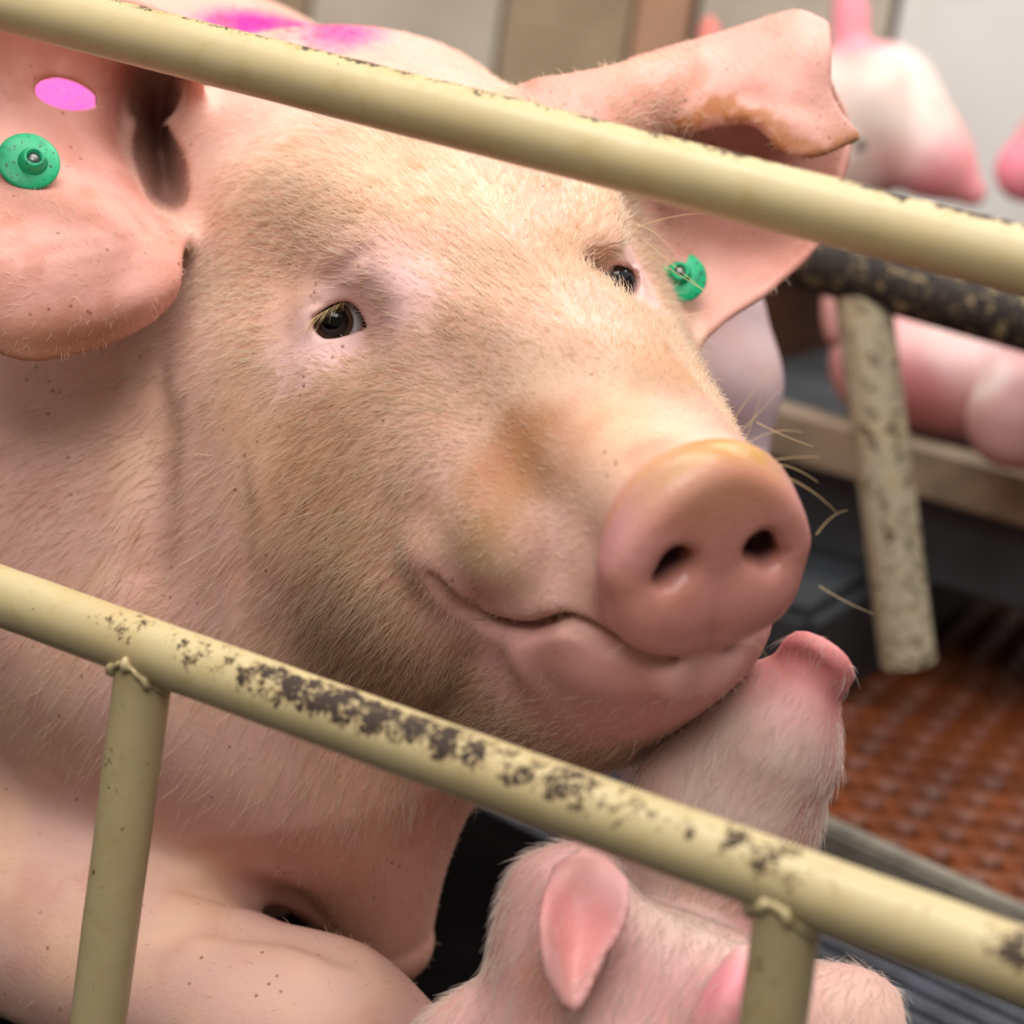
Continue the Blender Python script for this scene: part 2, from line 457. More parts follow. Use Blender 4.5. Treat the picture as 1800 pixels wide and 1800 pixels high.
LID_FOLDS = [[(556, 527), (580, 512), (605, 502), (622, 506), (632, 522)],
             [(532, 556), (548, 540), (575, 527), (600, 517), (618, 518)],
             [(540, 614), (560, 621), (580, 620), (600, 608)], [(537, 632), (560, 641), (590, 636), (606, 624)]]
BROW_FOLD = [(556, 500), (580, 482), (610, 463), (638, 446), (652, 430)]
print('sow landmarks')
FOLD_H = [toH(hits(catmull(np.array(f, float), 8))) for f in LID_FOLDS]
BROW_H = toH(hits(catmull(np.array(BROW_FOLD, float), 10)))
MOUTH = [(742, 1000), (770, 1040), (810, 1075), (860, 1098), (905, 1109), (940, 1105), (985, 1094), (1030, 1108), (1075, 1132), (1130, 1142), (1190, 1142), (1230, 1134), (1270, 1130), (1310, 1142)]
LIPUP = toH(hits(catmull(np.array([(772, 975), (800, 1018), (842, 1052), (895, 1074), (950, 1072), (1010, 1080)], float), 14)) * 1.009)
LIPLOW = toH(hits([(955, 1150), (990, 1132), (1035, 1152), (1090, 1166), (1150, 1170)]) * 1.005)
MOUTH_H = toH(hits(catmull(np.array(MOUTH, float), 26), sow_face))
MOUTH_IN = np.stack([-.5 * sstep(MOUTH_H[:, 0], .20, .27), -np.sign(MOUTH_H[:, 1] - .02) * (1 - .7 * sstep(MOUTH_H[:, 0], .24, .275)), np.full(len(MOUTH_H), .30)], 1)
MOUTH_IN /= np.linalg.norm(MOUTH_IN, axis=1, keepdims=True)
MOUTH_CUT = [(0, .0042, .005), (.0045, .0030, .002), (.010, .0026, .001), (.015, .0020, .001)]
NECK_FOLD1 = hits([(283, 640), (276, 760), (268, 880), (255, 1000), (235, 1130)])
NECK_FOLD2 = hits([(428, 800), (424, 900), (421, 1000), (418, 1110)])
CHEST_FOLD = hits([(260, 1640), (400, 1625), (520, 1640), (600, 1670), (640, 1710)])
CHEST_FOLD2 = hits([(270, 1560), (400, 1570), (520, 1585), (590, 1640)])
EAR_FOLD = hits([(395, 365), (425, 320), (460, 285), (485, 265)])

# ears: grids of points (pixel x, y, depth), row by row
def grid(rows): return np.array([[P(*c) for c in r] for r in rows])
# near ear: hangs out to the side, hollow side towards the viewer; rows run from the upper edge down to the lower edge, columns from the head outwards
EAR_N = Sheet(grid([
    [(350, 70, 1.370), (300, 30, 1.390), (190, 0, 1.375), (60, -20, 1.350), (-130, 20, 1.31)],
    [(348, 150, 1.430), (290, 130, 1.530), (185, 110, 1.440), (60, 100, 1.385), (-190, 130, 1.33)],
    [(340, 250, 1.450), (280, 235, 1.570), (185, 230, 1.440), (55, 225, 1.380), (-220, 260, 1.32)],
    [(335, 350, 1.450), (285, 338, 1.530), (212, 322, 1.405), (60, 335, 1.335), (-200, 390, 1.29)],
    [(312, 436, 1.365), (262, 400, 1.365), (190, 408, 1.310), (60, 435, 1.285), (-150, 490, 1.275)],
    [(308, 490, 1.345), (245, 508, 1.312), (150, 540, 1.290), (40, 555, 1.280), (-90, 560, 1.28)],
    [(298, 520, 1.350), (248, 565, 1.328), (150, 607, 1.305), (50, 622, 1.29), (-30, 597, 1.285)]]), .0042)
EAR_HOLE = P(112, 164, 1.402)
# far ear: big flap with its hollow towards the viewer
EAR_F = Sheet(grid([
    [(1000, 165, 1.455), (1130, 105, 1.47), (1255, 72, 1.475), (1385, 30, 1.46), (1445, 45, 1.45)],
    [(1030, 240, 1.455), (1150, 190, 1.50), (1270, 165, 1.515), (1400, 130, 1.505), (1452, 140, 1.48)],
    [(1070, 320, 1.440), (1170, 290, 1.505), (1280, 270, 1.525), (1420, 250, 1.515), (1490, 240, 1.49)],
    [(1100, 400, 1.430), (1180, 390, 1.490), (1280, 380, 1.505), (1390, 370, 1.495), (1455, 370, 1.48)],
    [(1120, 480, 1.430), (1190, 480, 1.470), (1260, 470, 1.480), (1350, 450, 1.475), (1425, 437, 1.465)],
    [(1150, 570, 1.430), (1190, 590, 1.445), (1210, 610, 1.450), (1270, 560, 1.455), (1340, 515, 1.455)]]), .0036)
EAR_F2 = Sheet(grid([   # folded-over upper part with the torn edge
    [(1110, 110, 1.47), (1250, 70, 1.472), (1330, 45, 1.465), (1400, 26, 1.455), (1450, 45, 1.447)],
    [(1130, 150, 1.45), (1250, 115, 1.450), (1335, 95, 1.442), (1405, 85, 1.435), (1452, 95, 1.435)],
    [(1160, 190, 1.44), (1240, 160, 1.437), (1325, 140, 1.432), (1395, 150, 1.428), (1452, 160, 1.435)],
    [(1185, 205, 1.437), (1262, 180, 1.432), (1330, 178, 1.430), (1392, 190, 1.426), (1470, 200, 1.437)],
    [(1200, 215, 1.436), (1300, 203, 1.428), (1360, 216, 1.424), (1410, 225, 1.424), (1488, 222, 1.440)],
    [(1210, 222, 1.436), (1320, 210, 1.430), (1375, 255, 1.424), (1430, 268, 1.426), (1502, 240, 1.442)]]), .0036)

def sow_detail(p):
    q = headq(p)
    qa = q.copy(); qa[:, 1] = -np.abs(qa[:, 1])              # fold to the near side (negative r)
    d = sow_face(p)
    for off, rr, kk in MOUTH_CUT:
        m_ = MOUTH_H + off * MOUTH_IN
        d = carve(d, q, m_, rr, kk); d = carve(d, q, mir(m_), rr, kk)
    # hollow beside the bridge of the nose in front of the far eye
    mk = near(p, FAR_HOLLOW, .05)
    if mk.any(): d[mk] = smax(d[mk], -poly(p[mk], FAR_HOLLOW, [.010, .013, .016]), .018)
    # eye sockets and lids
    mk = near(qa, EC[None], .075)
    if mk.any():
        e = d[mk]; s = qa[mk]
        e = smax(e, -ell(s, EC + AXH * .030 + np.array([.016, 0, .004]), (.022, .014, .016)), .026)
        e = smin(e, ell(s, EC, (.0193,) * 3), .012)
        for k, fh in enumerate(FOLD_H): e = carve(e, s, fh, .0006, .0045)
        e = carve(e, s, BROW_H, .0010, .008)
        x = (s - EC) @ EXH; y = (s - EC) @ EYH; z = (s - EC) @ AXH
        e = smin(e, poly(s, LID_RIM, .0017), .004)
        op = np.maximum(polydist(x, y, LID2), -(z + .004))
        e = smax(e, -op.astype(np.float32), .0025)
        d[mk] = e
    # snout disc
    mk = near(q, np.array([(.262, 0, 0)]), .085)
    if mk.any():
        s = q[mk]; e = d[mk]
        wd = .0545 * (1 - 4.2 * np.maximum(s[:, 2] + .005, 0) - 1.2 * np.maximum(-.030 - s[:, 2], 0))
        rr = np.sqrt((s[:, 1] / wd) ** 2 + ((s[:, 2] + .002) / .0515) ** 2)
        rad = (rr - 1) * .046
        fa = s[:, 0] - (.276 - .10 * (s[:, 2] + .0)* 0.5) + .9 * np.minimum(rr, 1.2) ** 2 * .004
        ax = np.maximum(np.abs(fa) - .004, 0) * np.sign(fa)
        rd = .010
        a, b = np.abs(fa) - .012 + rd, rad + rd
        dd = np.minimum(np.maximum(a, b), 0) + np.sqrt(np.maximum(a, 0) ** 2 + np.maximum(b, 0) ** 2) - rd
        e = smin(e, dd.astype(np.float32), .014)
        # lobes below, nostrils
        sa = s.copy(); sa[:, 1] = np.abs(sa[:, 1])
        e = smin(e, ell(sa, (.278, .021, -.029), (.013, .024, .019)), .012)
        e = smax(e, -cone(sa, (.298, .020, -.001), (.262, .024, .004), .0085, .008), .006)
        e = smax(e, -cone(sa, (.300, .027, -.008), (.272, .029, -.004), .0060, .005), .005)
        e = smax(e, -cone(sa, (.297, .034, -.003), (.290, .050, .002), .0018, .001), .008)
        d[mk] = e
    # skin folds
    d = carve(d, p, NECK_FOLD1, .004, .028)
    d = carve(d, p, NECK_FOLD2, .002, .016)
    d = carve(d, p, CHEST_FOLD, .004, .020)
    d = carve(d, p, CHEST_FOLD2, .003, .018)
    d = carve(d, p, EAR_FOLD, .0012, .006)
    # ears, with the hollow of the near one
    d = smax(d, -np.minimum(cone(p, P(283, 410, 1.375), P(286, 320, 1.46), .005, .030), np.minimum(cone(p, P(286, 320, 1.46), P(288, 240, 1.54), .030, .034), cone(p, P(288, 240, 1.54), P(282, 90, 1.45), .034, .030))), .010)
    e = EAR_N(p)
    mk = near(p, EAR_HOLE[None], .04)
    if mk.any():
        s = p[mk] - EAR_HOLE
        hole = np.sqrt((s[:, 0] / .0142) ** 2 + (s[:, 1] / .0092) ** 2) - 1
        e[mk] = smax(e[mk], -np.maximum(hole * .010, np.abs(s[:, 2]) - .05).astype(np.float32), .003)
    d = smin(d, e, .016)
    d = smin(d, cone(p, P(1000, 245, 1.43), P(1215, 130, 1.455), .040, .014), .03)
    e = np.minimum(EAR_F(p), EAR_F2(p))
    d = smin(d, e, .014)
    return d

print('sow mesh')
SOW_LO, SOW_HI = np.array([-.50, -.42, 1.00]), np.array([.25, .36, 1.78])
def hind_sdf(p):
    d = smin(cone(p, Pw(420, 1120, 1.50), Pw(150, 1150, 1.74), .145, .29), cone(p, Pw(90, 900, 1.64), Pw(-500, 700, 2.05), .24, .34), .10)
    d = smin(d, cone(p, Pw(-500, 700, 2.05), Pw(-1000, 560, 2.55), .34, .30), .10)
    z = ((p * np.array([1, 1, -1], np.float32)) @ ROT[2].astype(np.float32)) + np.float32(CAM_H)
    return smax(d + .002, .006 - z, .035)
sv, sq = polygonise(sow_detail, SOW_LO, SOW_HI, H_SOW)
sv = relax(sv, sq, 1, 0.3); sq = sq[:, ::-1].copy()      # view axes are left-handed
print('sow verts', len(sv))
sown = vnormals(V2W(sv), sq)

# ---- sow colours (pigment, paint and dirt with their own places on the hide)
print('sow colours')
sh = toH(sv); F_, R_, U_ = sh.T
nz1 = fbm(sv, 60, 1); nz2 = fbm(sv, 25, 5); nz3 = fbm(sv, 160, 9)
tone = np.tile(s2l((220, 172, 156)), (len(sv), 1))
EAR_ALL = np.minimum(np.minimum(EAR_N(sv.astype(np.float32)), EAR_F(sv.astype(np.float32))), EAR_F2(sv.astype(np.float32)))
base_d = sow_base(sv.astype(np.float32))
is_ear = sstep(base_d, .006, .016)
def paint(mask, rgb, k=1.0):
    global tone
    mm = np.clip(mask * k, 0, 1)[:, None]; tone = tone * (1 - mm) + s2l(rgb) * mm
def blob(c, r, edge=0.5, nz=None, amp=0.5):
    d = np.linalg.norm((sv - c) / np.asarray(r), axis=1)
    if nz is not None: d = d + (nz - 0.5) * amp * 2
    return 1 - sstep(d, 1 - edge, 1 + edge)
def bl(px, py, r, rgb, k, edge=0.5, nz=nz1, amp=0.5):
    c = hit(px, py)
    if c is not None: paint(blob(c, r, edge, nz, amp), rgb, k)
face = sstep(F_, -.20, -.08) * (1 - is_ear)
paint(face * sstep(nz2, .35, .7), (232, 184, 150), .6)
paint(face * sstep(U_, -.01, -.12) * sstep(F_, .2, .1) * sstep(np.abs(R_), .14, .115), (228, 172, 144), .5)
       # dusty patch on the bridge of the snout
bl(1000, 690, .045, (226, 190, 152), .6, .8, nz2, .4)
bl(1180, 640, .030, (170, 126, 74), .7, .8, nz1, .4)
bl(1030, 440, .022, (176, 122, 72), .75, .8, nz1, .5)
bl(870, 470, .025, (170, 140, 110), .4, .9, nz3, .8)
bl(660, 590, .016, (150, 108, 64), .6, .9, nz3, .6)
bl(560, 760, .05, (206, 158, 112), .5, .9, nz1, .6)
bl(690, 1180, .030, (190, 140, 84), .7, .9, nz1, .4)
bl(750, 1020, .014, (160, 116, 78), .6, .9, nz1, .4)
bl(910, 960, .045, (230, 182, 164), .7, .8, nz1, .4)
bl(960, 1020, .035, (232, 176, 166), .6, .8, nz1, .4)
bl(840, 1000, .03, (206, 170, 120), .5, .9, nz3, .7)
bl(420, 680, .03, (196, 148, 104), .5, .9, nz3, .7)
for a_, b_, c_ in ((600, 560, .026), (560, 610, .022), (690, 520, .026), (640, 480, .022), (500, 650, .022)):
    bl(a_, b_, c_, (236, 192, 188), .75, .8, nz1, .25)      # bare pale skin round the eye
paint(blob(toV(far_side(EC)), .034, .7, nz1, .2), (236, 192, 188), .75)
bl(1060, 775, .030, (208, 156, 110), .6, .7, nz1, .6)
bl(905, 790, .026, (172, 112, 66), .85, .7, nz1, .7)        # dusty brown patch on the bridge of the snout
bl(960, 770, .022, (178, 118, 70), .8, .7, nz1, .7)
bl(880, 860, .022, (186, 132, 92), .6, .8, nz3, .8)
bl(1150, 790, .012, (186, 110, 80), .6, .8, nz3, .8)
bl(840, 940, .012, (176, 132, 84), .6, .8, nz3, .8)
lips = (1 - sstep(np.abs(F_ - .225), .05, .09)) * sstep(U_, -.045, -.07) * sstep(U_, -.155, -.115)
paint(lips, (226, 160, 160), .7)
disc = sstep(F_, .252, .262) * sstep(U_, -.062, -.052)
paint(disc, (206, 134, 136), .92)
paint(disc * (1 - sstep(np.abs(U_ - .012), .010, .030)) * (1 - sstep(np.abs(R_), .01, .04)), (176, 112, 98), .5)
paint(disc * (1 - sstep(np.abs(R_) + (nz1 - .5) * .03, .018, .055)) * sstep(U_, .012, .036), (178, 126, 18), .97)
paint(disc * sstep(F_, .268, .262) * sstep(U_, .0, .02) * .8, (204, 140, 80), .6)
paint(disc * (1 - sstep(np.sqrt((np.abs(R_) - .024) ** 2 + (U_ - .0) ** 2), .010, .018)) * sstep(.279, .262, F_) , (60, 26, 30), .9)
for a_, b_ in ((400, 30), (440, 30), (480, 30), (540, 32), (600, 44)):
    c = hit(a_, b_ + 12)
    if c is not None: paint(blob(c, (.022, .018, .06), .8, nz3, .35), (232, 16, 146), .75)
c = hit(112, 164)
paint(blob(c, .055, .3, nz1, .1) * (1 - is_ear), (240, 90, 186), .95)
paint(is_ear, (222, 150, 138), .6)
paint(is_ear * sstep(nz1, .50, .80), (180, 108, 80), .40)
paint(is_ear * sstep(nz2, .35, .65), (186, 122, 100), .38)
for g_, jj in ((EAR_F2, -1),):
    e_ = catmull(np.array([P(1200, 218, 1.436), P(1262, 185, 1.432), P(1300, 203, 1.428), P(1360, 216, 1.424), P(1372, 250, 1.424), P(1430, 266, 1.426), P(1500, 240, 1.442)]), 60)
    dm = np.full(len(sv), 9.0); mk = near(sv, e_, .03)
    for c in e_: dm[mk] = np.minimum(dm[mk], np.linalg.norm(sv[mk] - c, axis=1))
    paint(1 - sstep(dm + (nz3 - .5) * .012, .003, .009), (164, 98, 36), .85)
paint(blob(P(110, 600, 1.30), (.05, .014, .03), .8, nz1, .4) * is_ear, (170, 110, 62), .6)
SPOTS = [(120, 205, .004), (40, 405, .006), (180, 60, .008), (150, 250, .01)]
skin = skin_material('sow_skin', spots=0.75)
SOW_ROOT = root('sow', V2W(P(200, 1900, 1.6)) * np.array([1, 1, 0]), 'large pink sow resting her head behind the front railing', 'pig')
so = mesh_np('body', V2W(sv), sq, skin, SOW_ROOT)
hv, hq = polygonise(hind_sdf, [-1.30, -.50, 1.40], [.10, .66, 2.95], .010); hq = hq[:, ::-1].copy()
ho = mesh_np('hind_body', V2W(hv), hq, skin, SOW_ROOT); set_col(ho, 'tone', np.tile(s2l((224, 172, 153)), (len(hv), 1)))
set_col(so, 'tone', mottle(sv, tone)); set_val(so, 'speck', sstep(fbm(sv, 50, 41, 2), .55, .66))

# wet rubbery snout is glossier: a second slot on the disc faces
wet = skin_material('snout_skin', rough=0.33, wet=True)
so.data.materials.append(wet)
fm = disc[sq].mean(1) > .5
so.data.polygons.foreach_set('material_index', fm.astype(np.int32))

# ---- eyes
def eye_material():
    t = NT('pig_eye'); d = t.n('ShaderNodeVectorMath', {0: t.coord()}, operation='NORMALIZE').outputs[0]
    dt = t.n('ShaderNodeVectorMath', {0: d, 1: (0, 0, 1)}, operation='DOT_PRODUCT').outputs['Value']
    ang = t.math('ARCCOSINE', dt)
    col = t.mix(t.ramp(ang, .50, .56), s2l((6, 6, 10)), t.mix(t.noise(400, 2, .5, t.coord()), s2l((58, 42, 30)), s2l((88, 66, 46))))
    col = t.mix(t.ramp(ang, .69, .78), col, s2l((196, 196, 204)))
    col = t.mix(t.ramp(ang, 1.0, 1.25), col, s2l((206, 130, 128)))
    return t.done(Base_Color=col, Roughness=0.03, Specular_IOR_Level=0.4)
EYE_M = eye_material()
def eyeball(cv, gaze_v):
    bm = bmesh.new(); bmesh.ops.create_uvsphere(bm, u_segments=40, v_segments=24, radius=EYE_R)
    for v in bm.verts:
        if v.co.z > EYE_R * .78: v.co.z += (v.co.z - EYE_R * .78) * .35
    o = mesh_bm('eyeball', bm, EYE_M, None, True); o.parent = SOW_ROOT
    gw = V2W(gaze_v) - CPOS
    o.location = Vector(V2W(cv) - np.array(SOW_ROOT.location)); o.rotation_euler = Vector(gw).to_track_quat('Z', 'Y').to_euler()
    o['label'] = 'dark glossy eye'
    return o
gH = nrm(AXH * .0165 - EXH * 0.0 + (HB @ np.array([-.0022, -.0004, 0])))
eyeball(toV(EC), gH @ HB)
eyeball(toV(far_side(EC)), mir(gH) @ HB)

# ---- hair
print('sow hair')
W_ = V2W(sv); NW = vnormals(W_, sq)
viewd = W_ - CPOS; viewd /= np.linalg.norm(viewd, axis=1, keepdims=True)
fac = -(NW * viewd).sum(1)
pxx = 900 + sv[:, 0] / sv[:, 2] * FPX; pyy = 900 - sv[:, 1] / sv[:, 2] * FPX
inside = (pxx > -250) & (pxx < 1800) & (pyy > -250) & (pyy < 2000) & (sv[:, 2] < 1.75)
ec_v = toV(EC); ef_v = toV(far_side(EC))
de = np.minimum(np.linalg.norm((sv - ec_v) / np.array([1, 1, 1]), axis=1), np.linalg.norm(sv - ef_v, axis=1))
pale = np.minimum(np.linalg.norm(sv - hit(690, 520), axis=1), np.linalg.norm(sv - hit(650, 500), axis=1))
pxx_ = 900 + sv[:, 0] / sv[:, 2] * FPX
dens = np.ones(len(sv))
dens *= .06 + .94 * sstep(de, .028, .050)
dens *= .1 + .9 * sstep(np.linalg.norm(sv - toV(far_side(EC)), axis=1), .020, .040)
dens *= .25 + .75 * sstep(pale, .018, .04)
dens *= 1 - sstep(F_, .235, .258) * sstep(U_, -.075, -.055)
dens *= 1 - .75 * lips
dens *= 1 - .68 * sstep(F_, .12, .19) * sstep(U_, -.16, -.11)
dens *= 1 - .90 * is_ear * (1 - sstep(sv[:, 0], .05, .06) * sstep(pxx_, 1270, 1180))
bodym = sstep(np.minimum(F_ + .10, U_ + .27), .02, -.06)
dens *= 1 - .86 * bodym
dens *= 1 - .85 * sstep(np.abs(R_), .118, .142) * sstep(U_, -.01, -.05)
dens *= 1 - .75 * sstep(U_, -.185, -.225)
dens *= sstep(fac, -.35, .1) * inside
dens *= 1 - sstep(-base_d, .02, .03)
ln = .0105 + .010 * sstep(U_, -.02, -.12) * sstep(F_, .24, .10) + .006 * sstep(F_, -.03, -.14) * sstep(U_, 0, .04)
ln *= 1 - .55 * sstep(F_, .09, .18) * sstep(U_, -.10, -.07)
ln *= 1 - .45 * is_ear
ln *= 1 - .55 * bodym
side = np.clip(np.abs(R_) / .085, 0, 1); low = sstep(U_, .045, -.05); body_ = sstep(F_, -.06, -.18)
sg_ = np.sign(R_)
dH = np.stack([-(1 - .35 * low * side), sg_ * (.15 + .25 * (1 - low)), -(.15 + .95 * low * side) + 0.55 * (1 - side) * (1 - low)], 1)
dB = np.tile(np.array([-.35, -.15, -1.0]), (len(sv), 1))
dH = dH * (1 - body_[:, None]) + dB * body_[:, None]
dW = ((dH @ HB) * np.array([1, 1, -1])) @ ROT.T
dirt_v = np.clip(.45 * sstep(fbm(sv, 45, 21), .55, .8) + .5 * blob(hit(690, 1180), .05, .9) + .6 * blob(hit(1180, 640), .03, .9) + .5 * blob(hit(1030, 440), .025, .9) + .45 * blob(hit(560, 800), .05, .9), 0, 1)
dye_v = np.zeros(len(sv))
for c in [c for c in (hit(a_, b_) for a_, b_ in ((380, 40), (420, 40), (460, 42), (500, 42), (540, 45), (580, 50), (620, 60))) if c is not None]:
    dye_v = np.maximum(dye_v, blob(c, (.022, .020, .06), .8, nz3, .4))
dye_v *= .95; blond = hair_material('blond_bristles', (252, 238, 220), (242, 214, 182))
def grow(name, k, weight, lenmul, rad, mat, lift, **kw):
    i, W4 = sample_surface(W_, sq, weight, k); q4 = sq[i]
    g = lambda a: (a[q4] * (W4[:, :, None] if a.ndim == 2 else W4)).sum(1)
    n = g(NW); n /= np.linalg.norm(n, axis=1, keepdims=True) + 1e-9
    L = g(ln) * lenmul * RNG.uniform(.55, 1.3, k)
    return strands(name, g(W_), n, g(dW), L, rad, mat, SOW_ROOT, g(dirt_v) * RNG.uniform(.3, 1, k), lift, g(dye_v), **kw)
grow('hair_coat', N_HAIR, dens, 1.0, .00019, blond, .30, label='short blond hair coat')
rim_w = dens * (1 - bodym) * sstep(fac, .45, .1) * (1 - is_ear * .6)
grow('fringe_hair', 5000, rim_w, 1.35, .00018, blond, .6, label='fine longer hairs along the outline')

def lines(name, starts, ends, sag, rad, mat, parent, npt=8, label=None):
    starts = np.asarray(starts); ends = np.asarray(ends); t = np.linspace(0, 1, npt)[None, :, None]
    pts = starts[:, None] * (1 - t) + ends[:, None] * t + np.asarray(sag)[:, None] * 4 * (t * (1 - t))
    hc = bpy.data.hair_curves.new(name); hc.add_curves([npt] * len(pts))
    hc.points.foreach_set('position', (V2W(pts) - np.array(parent.location)).astype(np.float32).ravel())
    a = hc.attributes.get('radius') or hc.attributes.new('radius', 'FLOAT', 'POINT')
    a.data.foreach_set('value', (np.ones((len(pts), 1)) * rad * np.linspace(1, .3, npt)[None]).astype(np.float32).ravel())
    hc.materials.append(mat); o = link(bpy.data.objects.new(name, hc), parent); o['kind'] = 'stuff'
    if label: o['label'] = label
    return o
# eyelashes on both upper lids
up2 = catmull(px2lid([(548, 566), (556, 556), (566, 549), (580, 541), (597, 533), (606, 531)]), 44)
st = on_lid(up2, .0194); tipd = np.stack([np.full(44, -.0036), np.full(44, -.0062)], 1) + RNG.normal(0, .0016, (44, 2))
tipd *= np.linspace(1.7, .7, 44)[:, None]
en = st + tipd[:, :1] * EXH + tipd[:, 1:] * EYH + AXH * .0045
sg2 = np.tile(AXH * .0022, (44, 1))
lash = hair_material('lash_hair', (244, 226, 182), (226, 198, 140))
lines('eyelashes', toV(st), toV(en), sg2 @ HB, .00012, lash, SOW_ROOT, label='pale blond eyelashes')
# whiskers
wk = [((1270, 770), (1350, 655), 1.17), ((1285, 775), (1375, 680), 1.16), ((1300, 790), (1410, 760), 1.15), ((1350, 810), (1442, 803), 1.14), ((1330, 742), (1430, 785), 1.18),
      ((1360, 815), (1438, 848), 1.14), ((1385, 840), (1470, 900), 1.13), ((1435, 940), (1490, 897), 1.13), ((1440, 1030), (1538, 1080), 1.13), ((1300, 800), (1340, 690), 1.16),
      ((1318, 1130), (1350, 1160), 1.12), ((1075, 1145), (1110, 1118), 1.12), ((1120, 400), (1235, 375), 1.35), ((1130, 420), (1275, 540), 1.34), ((1125, 440), (1290, 545), 1.34),
      ((1150, 565), (1275, 540), 1.33), ((1160, 590), (1230, 660), 1.31), ((1120, 395), (1190, 450), 1.35), ((1170, 600), (1235, 655), 1.3), ((1205, 690), (1215, 725), 1.27)]
S_, E_ = np.array([P(a[0], a[1], z) for a, b, z in wk]), np.array([P(b[0], b[1], z + .01) for a, b, z in wk])
lines('whiskers', S_, E_, np.tile([.0, .004, 0], (len(wk), 1)) * RNG.uniform(-.4, 1.2, (len(wk), 1)), .00024, lash, SOW_ROOT, label='long stiff whiskers')

# ---- ear tags
tag_green = skin_material; 
def tag_mat():
    t = NT('green_tag_plastic'); c = t.coord()
    col = t.mix(t.ramp(t.noise(150, 4, .6, c), .45, .75, 0, .7), s2l((14, 168, 112)), s2l((8, 112, 76)))
    sp = t.ramp(t.noise(420, 2, .5, c), .64, .70)
    col = t.mix(sp, col, s2l((26, 50, 36)))
    return t.done(Base_Color=col, Roughness=0.42, Normal=t.bump(t.noise(300, 2, .5, c), .2, .0004))
TAG_M = tag_mat(); PIN_M = plain('tag_pin_metal', (128, 128, 126), .35, Metallic=.8); TAG_D = plain('tag_bore', (22, 40, 32), .5)
def ear_tag(cv, nv, r, label, notch=False, upv=(0, 1, 0)):
    o = root('ear_tag', V2W(cv), label, 'ear tag', 'green ear tags on the sow')
    n = Vector(nrm(V2W(nv) - CPOS)); u = Vector(nrm(V2W(upv) - CPOS)); x = u.cross(n).normalized(); y = n.cross(x)
    Mx = Matrix((x, y, n)).transposed().to_4x4()
    def ring(name, prof, mat, seg=48, cut=None, off=(0, 0)):
        bm = bmesh.new(); vs = []
        for k in range(seg):
            a = 2 * math.pi * k / seg; row = []
            for rr, zz in prof:
                q = rr
                if cut and rr > r * .55 and cut[0] < a < cut[1]: q = r * .42
                row.append(bm.verts.new((q * math.cos(a) + off[0], q * math.sin(a) + off[1], zz)))
            vs.append(row)
        for k in range(seg):
            A, B_ = vs[k], vs[(k + 1) % seg]
            for j in range(len(prof) - 1): bm.faces.new((A[j], B_[j], B_[j + 1], A[j + 1]))
        bmesh.ops.recalc_face_normals(bm, faces=bm.faces)
        bm.transform(Mx)
        me = bpy.data.meshes.new(name); bm.to_mesh(me); bm.free(); me.materials.append(mat)
        for f in me.polygons: f.use_smooth = True
        return link(bpy.data.objects.new(name, me), o)
    T = .0016
    ring('disc', [(0, -T), (r * .9, -T), (r, -T * .4), (r, T * .4), (r * .94, T), (r * .5, T * 1.3), (0.0, T * 1.3)], TAG_M, cut=(1.2, 2.6) if notch else None)
    ring('collar', [(r * .50, 0), (r * .46, .0035), (r * .38, .0062), (r * .33, .0080), (r * .24, .0080), (r * .22, .0045), (0, .0045)], TAG_M, off=(r * .12, -r * .06) if not notch else (-r * .1, r * .1))
    p = ring('pin', [(r * .21, .0040), (r * .20, .0062), (r * .10, .0072), (0, .0074)], PIN_M, 24, off=(r * .12, -r * .06) if not notch else (-r * .1, r * .1)); p['label'] = 'grey metal pin'
    b = ring('bore', [(r * .235, .0046), (0, .0050)], TAG_D, 24, off=(r * .12, -r * .06) if not notch else (-r * .1, r * .1)); b['label'] = 'dark hole round the pin'
    return o
def hitd(px, py): return hit(px, py, sow_detail)
def tag_on(px, py, r, label, notch, tilt):
    c = hitd(px, py); g = grad(sow_detail, c[None], .004)[0]
    g = nrm(g * .35 + np.array([0, 0, -1.0]) + np.asarray(tilt))
    return ear_tag(c - nrm(np.array(c)) * .0165, g, r, label, notch)
tag_on(50, 284, .0176, 'round green plastic ear tag on the near ear below the pink hole', False, (.3, .22, 0))
tag_on(1197, 487, .0158, 'notched green plastic ear tag on the far ear behind the eye', True, (-.1, .1, 0))


# ------------------------------------------------------------------ front railing
def paint_metal(name, base, under, chips=True, dirt=(176, 146, 84), rough=.38):
    t = NT(name); c = t.coord(); wear = t.attr('wear').outputs['Fac']
    col = t.mix(t.ramp(t.noise(22, 4, .6, c), .4, .75, 0, .55), s2l(base), s2l(tuple(min(255, int(b * 1.06)) for b in base)))
    col = t.mix(t.ramp(t.noise(70, 5, .7, c), .50, .78, 0, .55), col, s2l(dirt))
    col = t.mix(t.ramp(t.noise(11, 3, .6, c), .45, .75, 0, .45), col, s2l((182, 150, 98)))
    a = t.math('ADD', t.math('MULTIPLY', t.noise(360, 5, .75, c, .8), .58), t.math('MULTIPLY', t.noise(85, 3, .6, c), .42))
    a = t.math('ADD', t.math('MULTIPLY', t.math('SUBTRACT', a, .5), 2.0), .5)
    a = t.math('ADD', a, wear)
    chip = t.ramp(a, .74, .79)
    edge = t.ramp(a, .69, .75)
    col = t.mix(t.math('MULTIPLY', edge, .5), col, s2l((196, 160, 96)))
    col = t.mix(chip, col, t.mix(t.noise(260, 3, .6, c), s2l(under), s2l(tuple(int(u * .6) for u in under))))
    rg = t.ramp(chip, 0, 1, rough, .75)
    h = t.math('SUBTRACT', t.math('MULTIPLY', t.noise(90, 3, .5, c), .25), chip)
    return t.done(Base_Color=col, Roughness=rg, Normal=t.bump(h, .5, .0006), Specular_IOR_Level=.45)
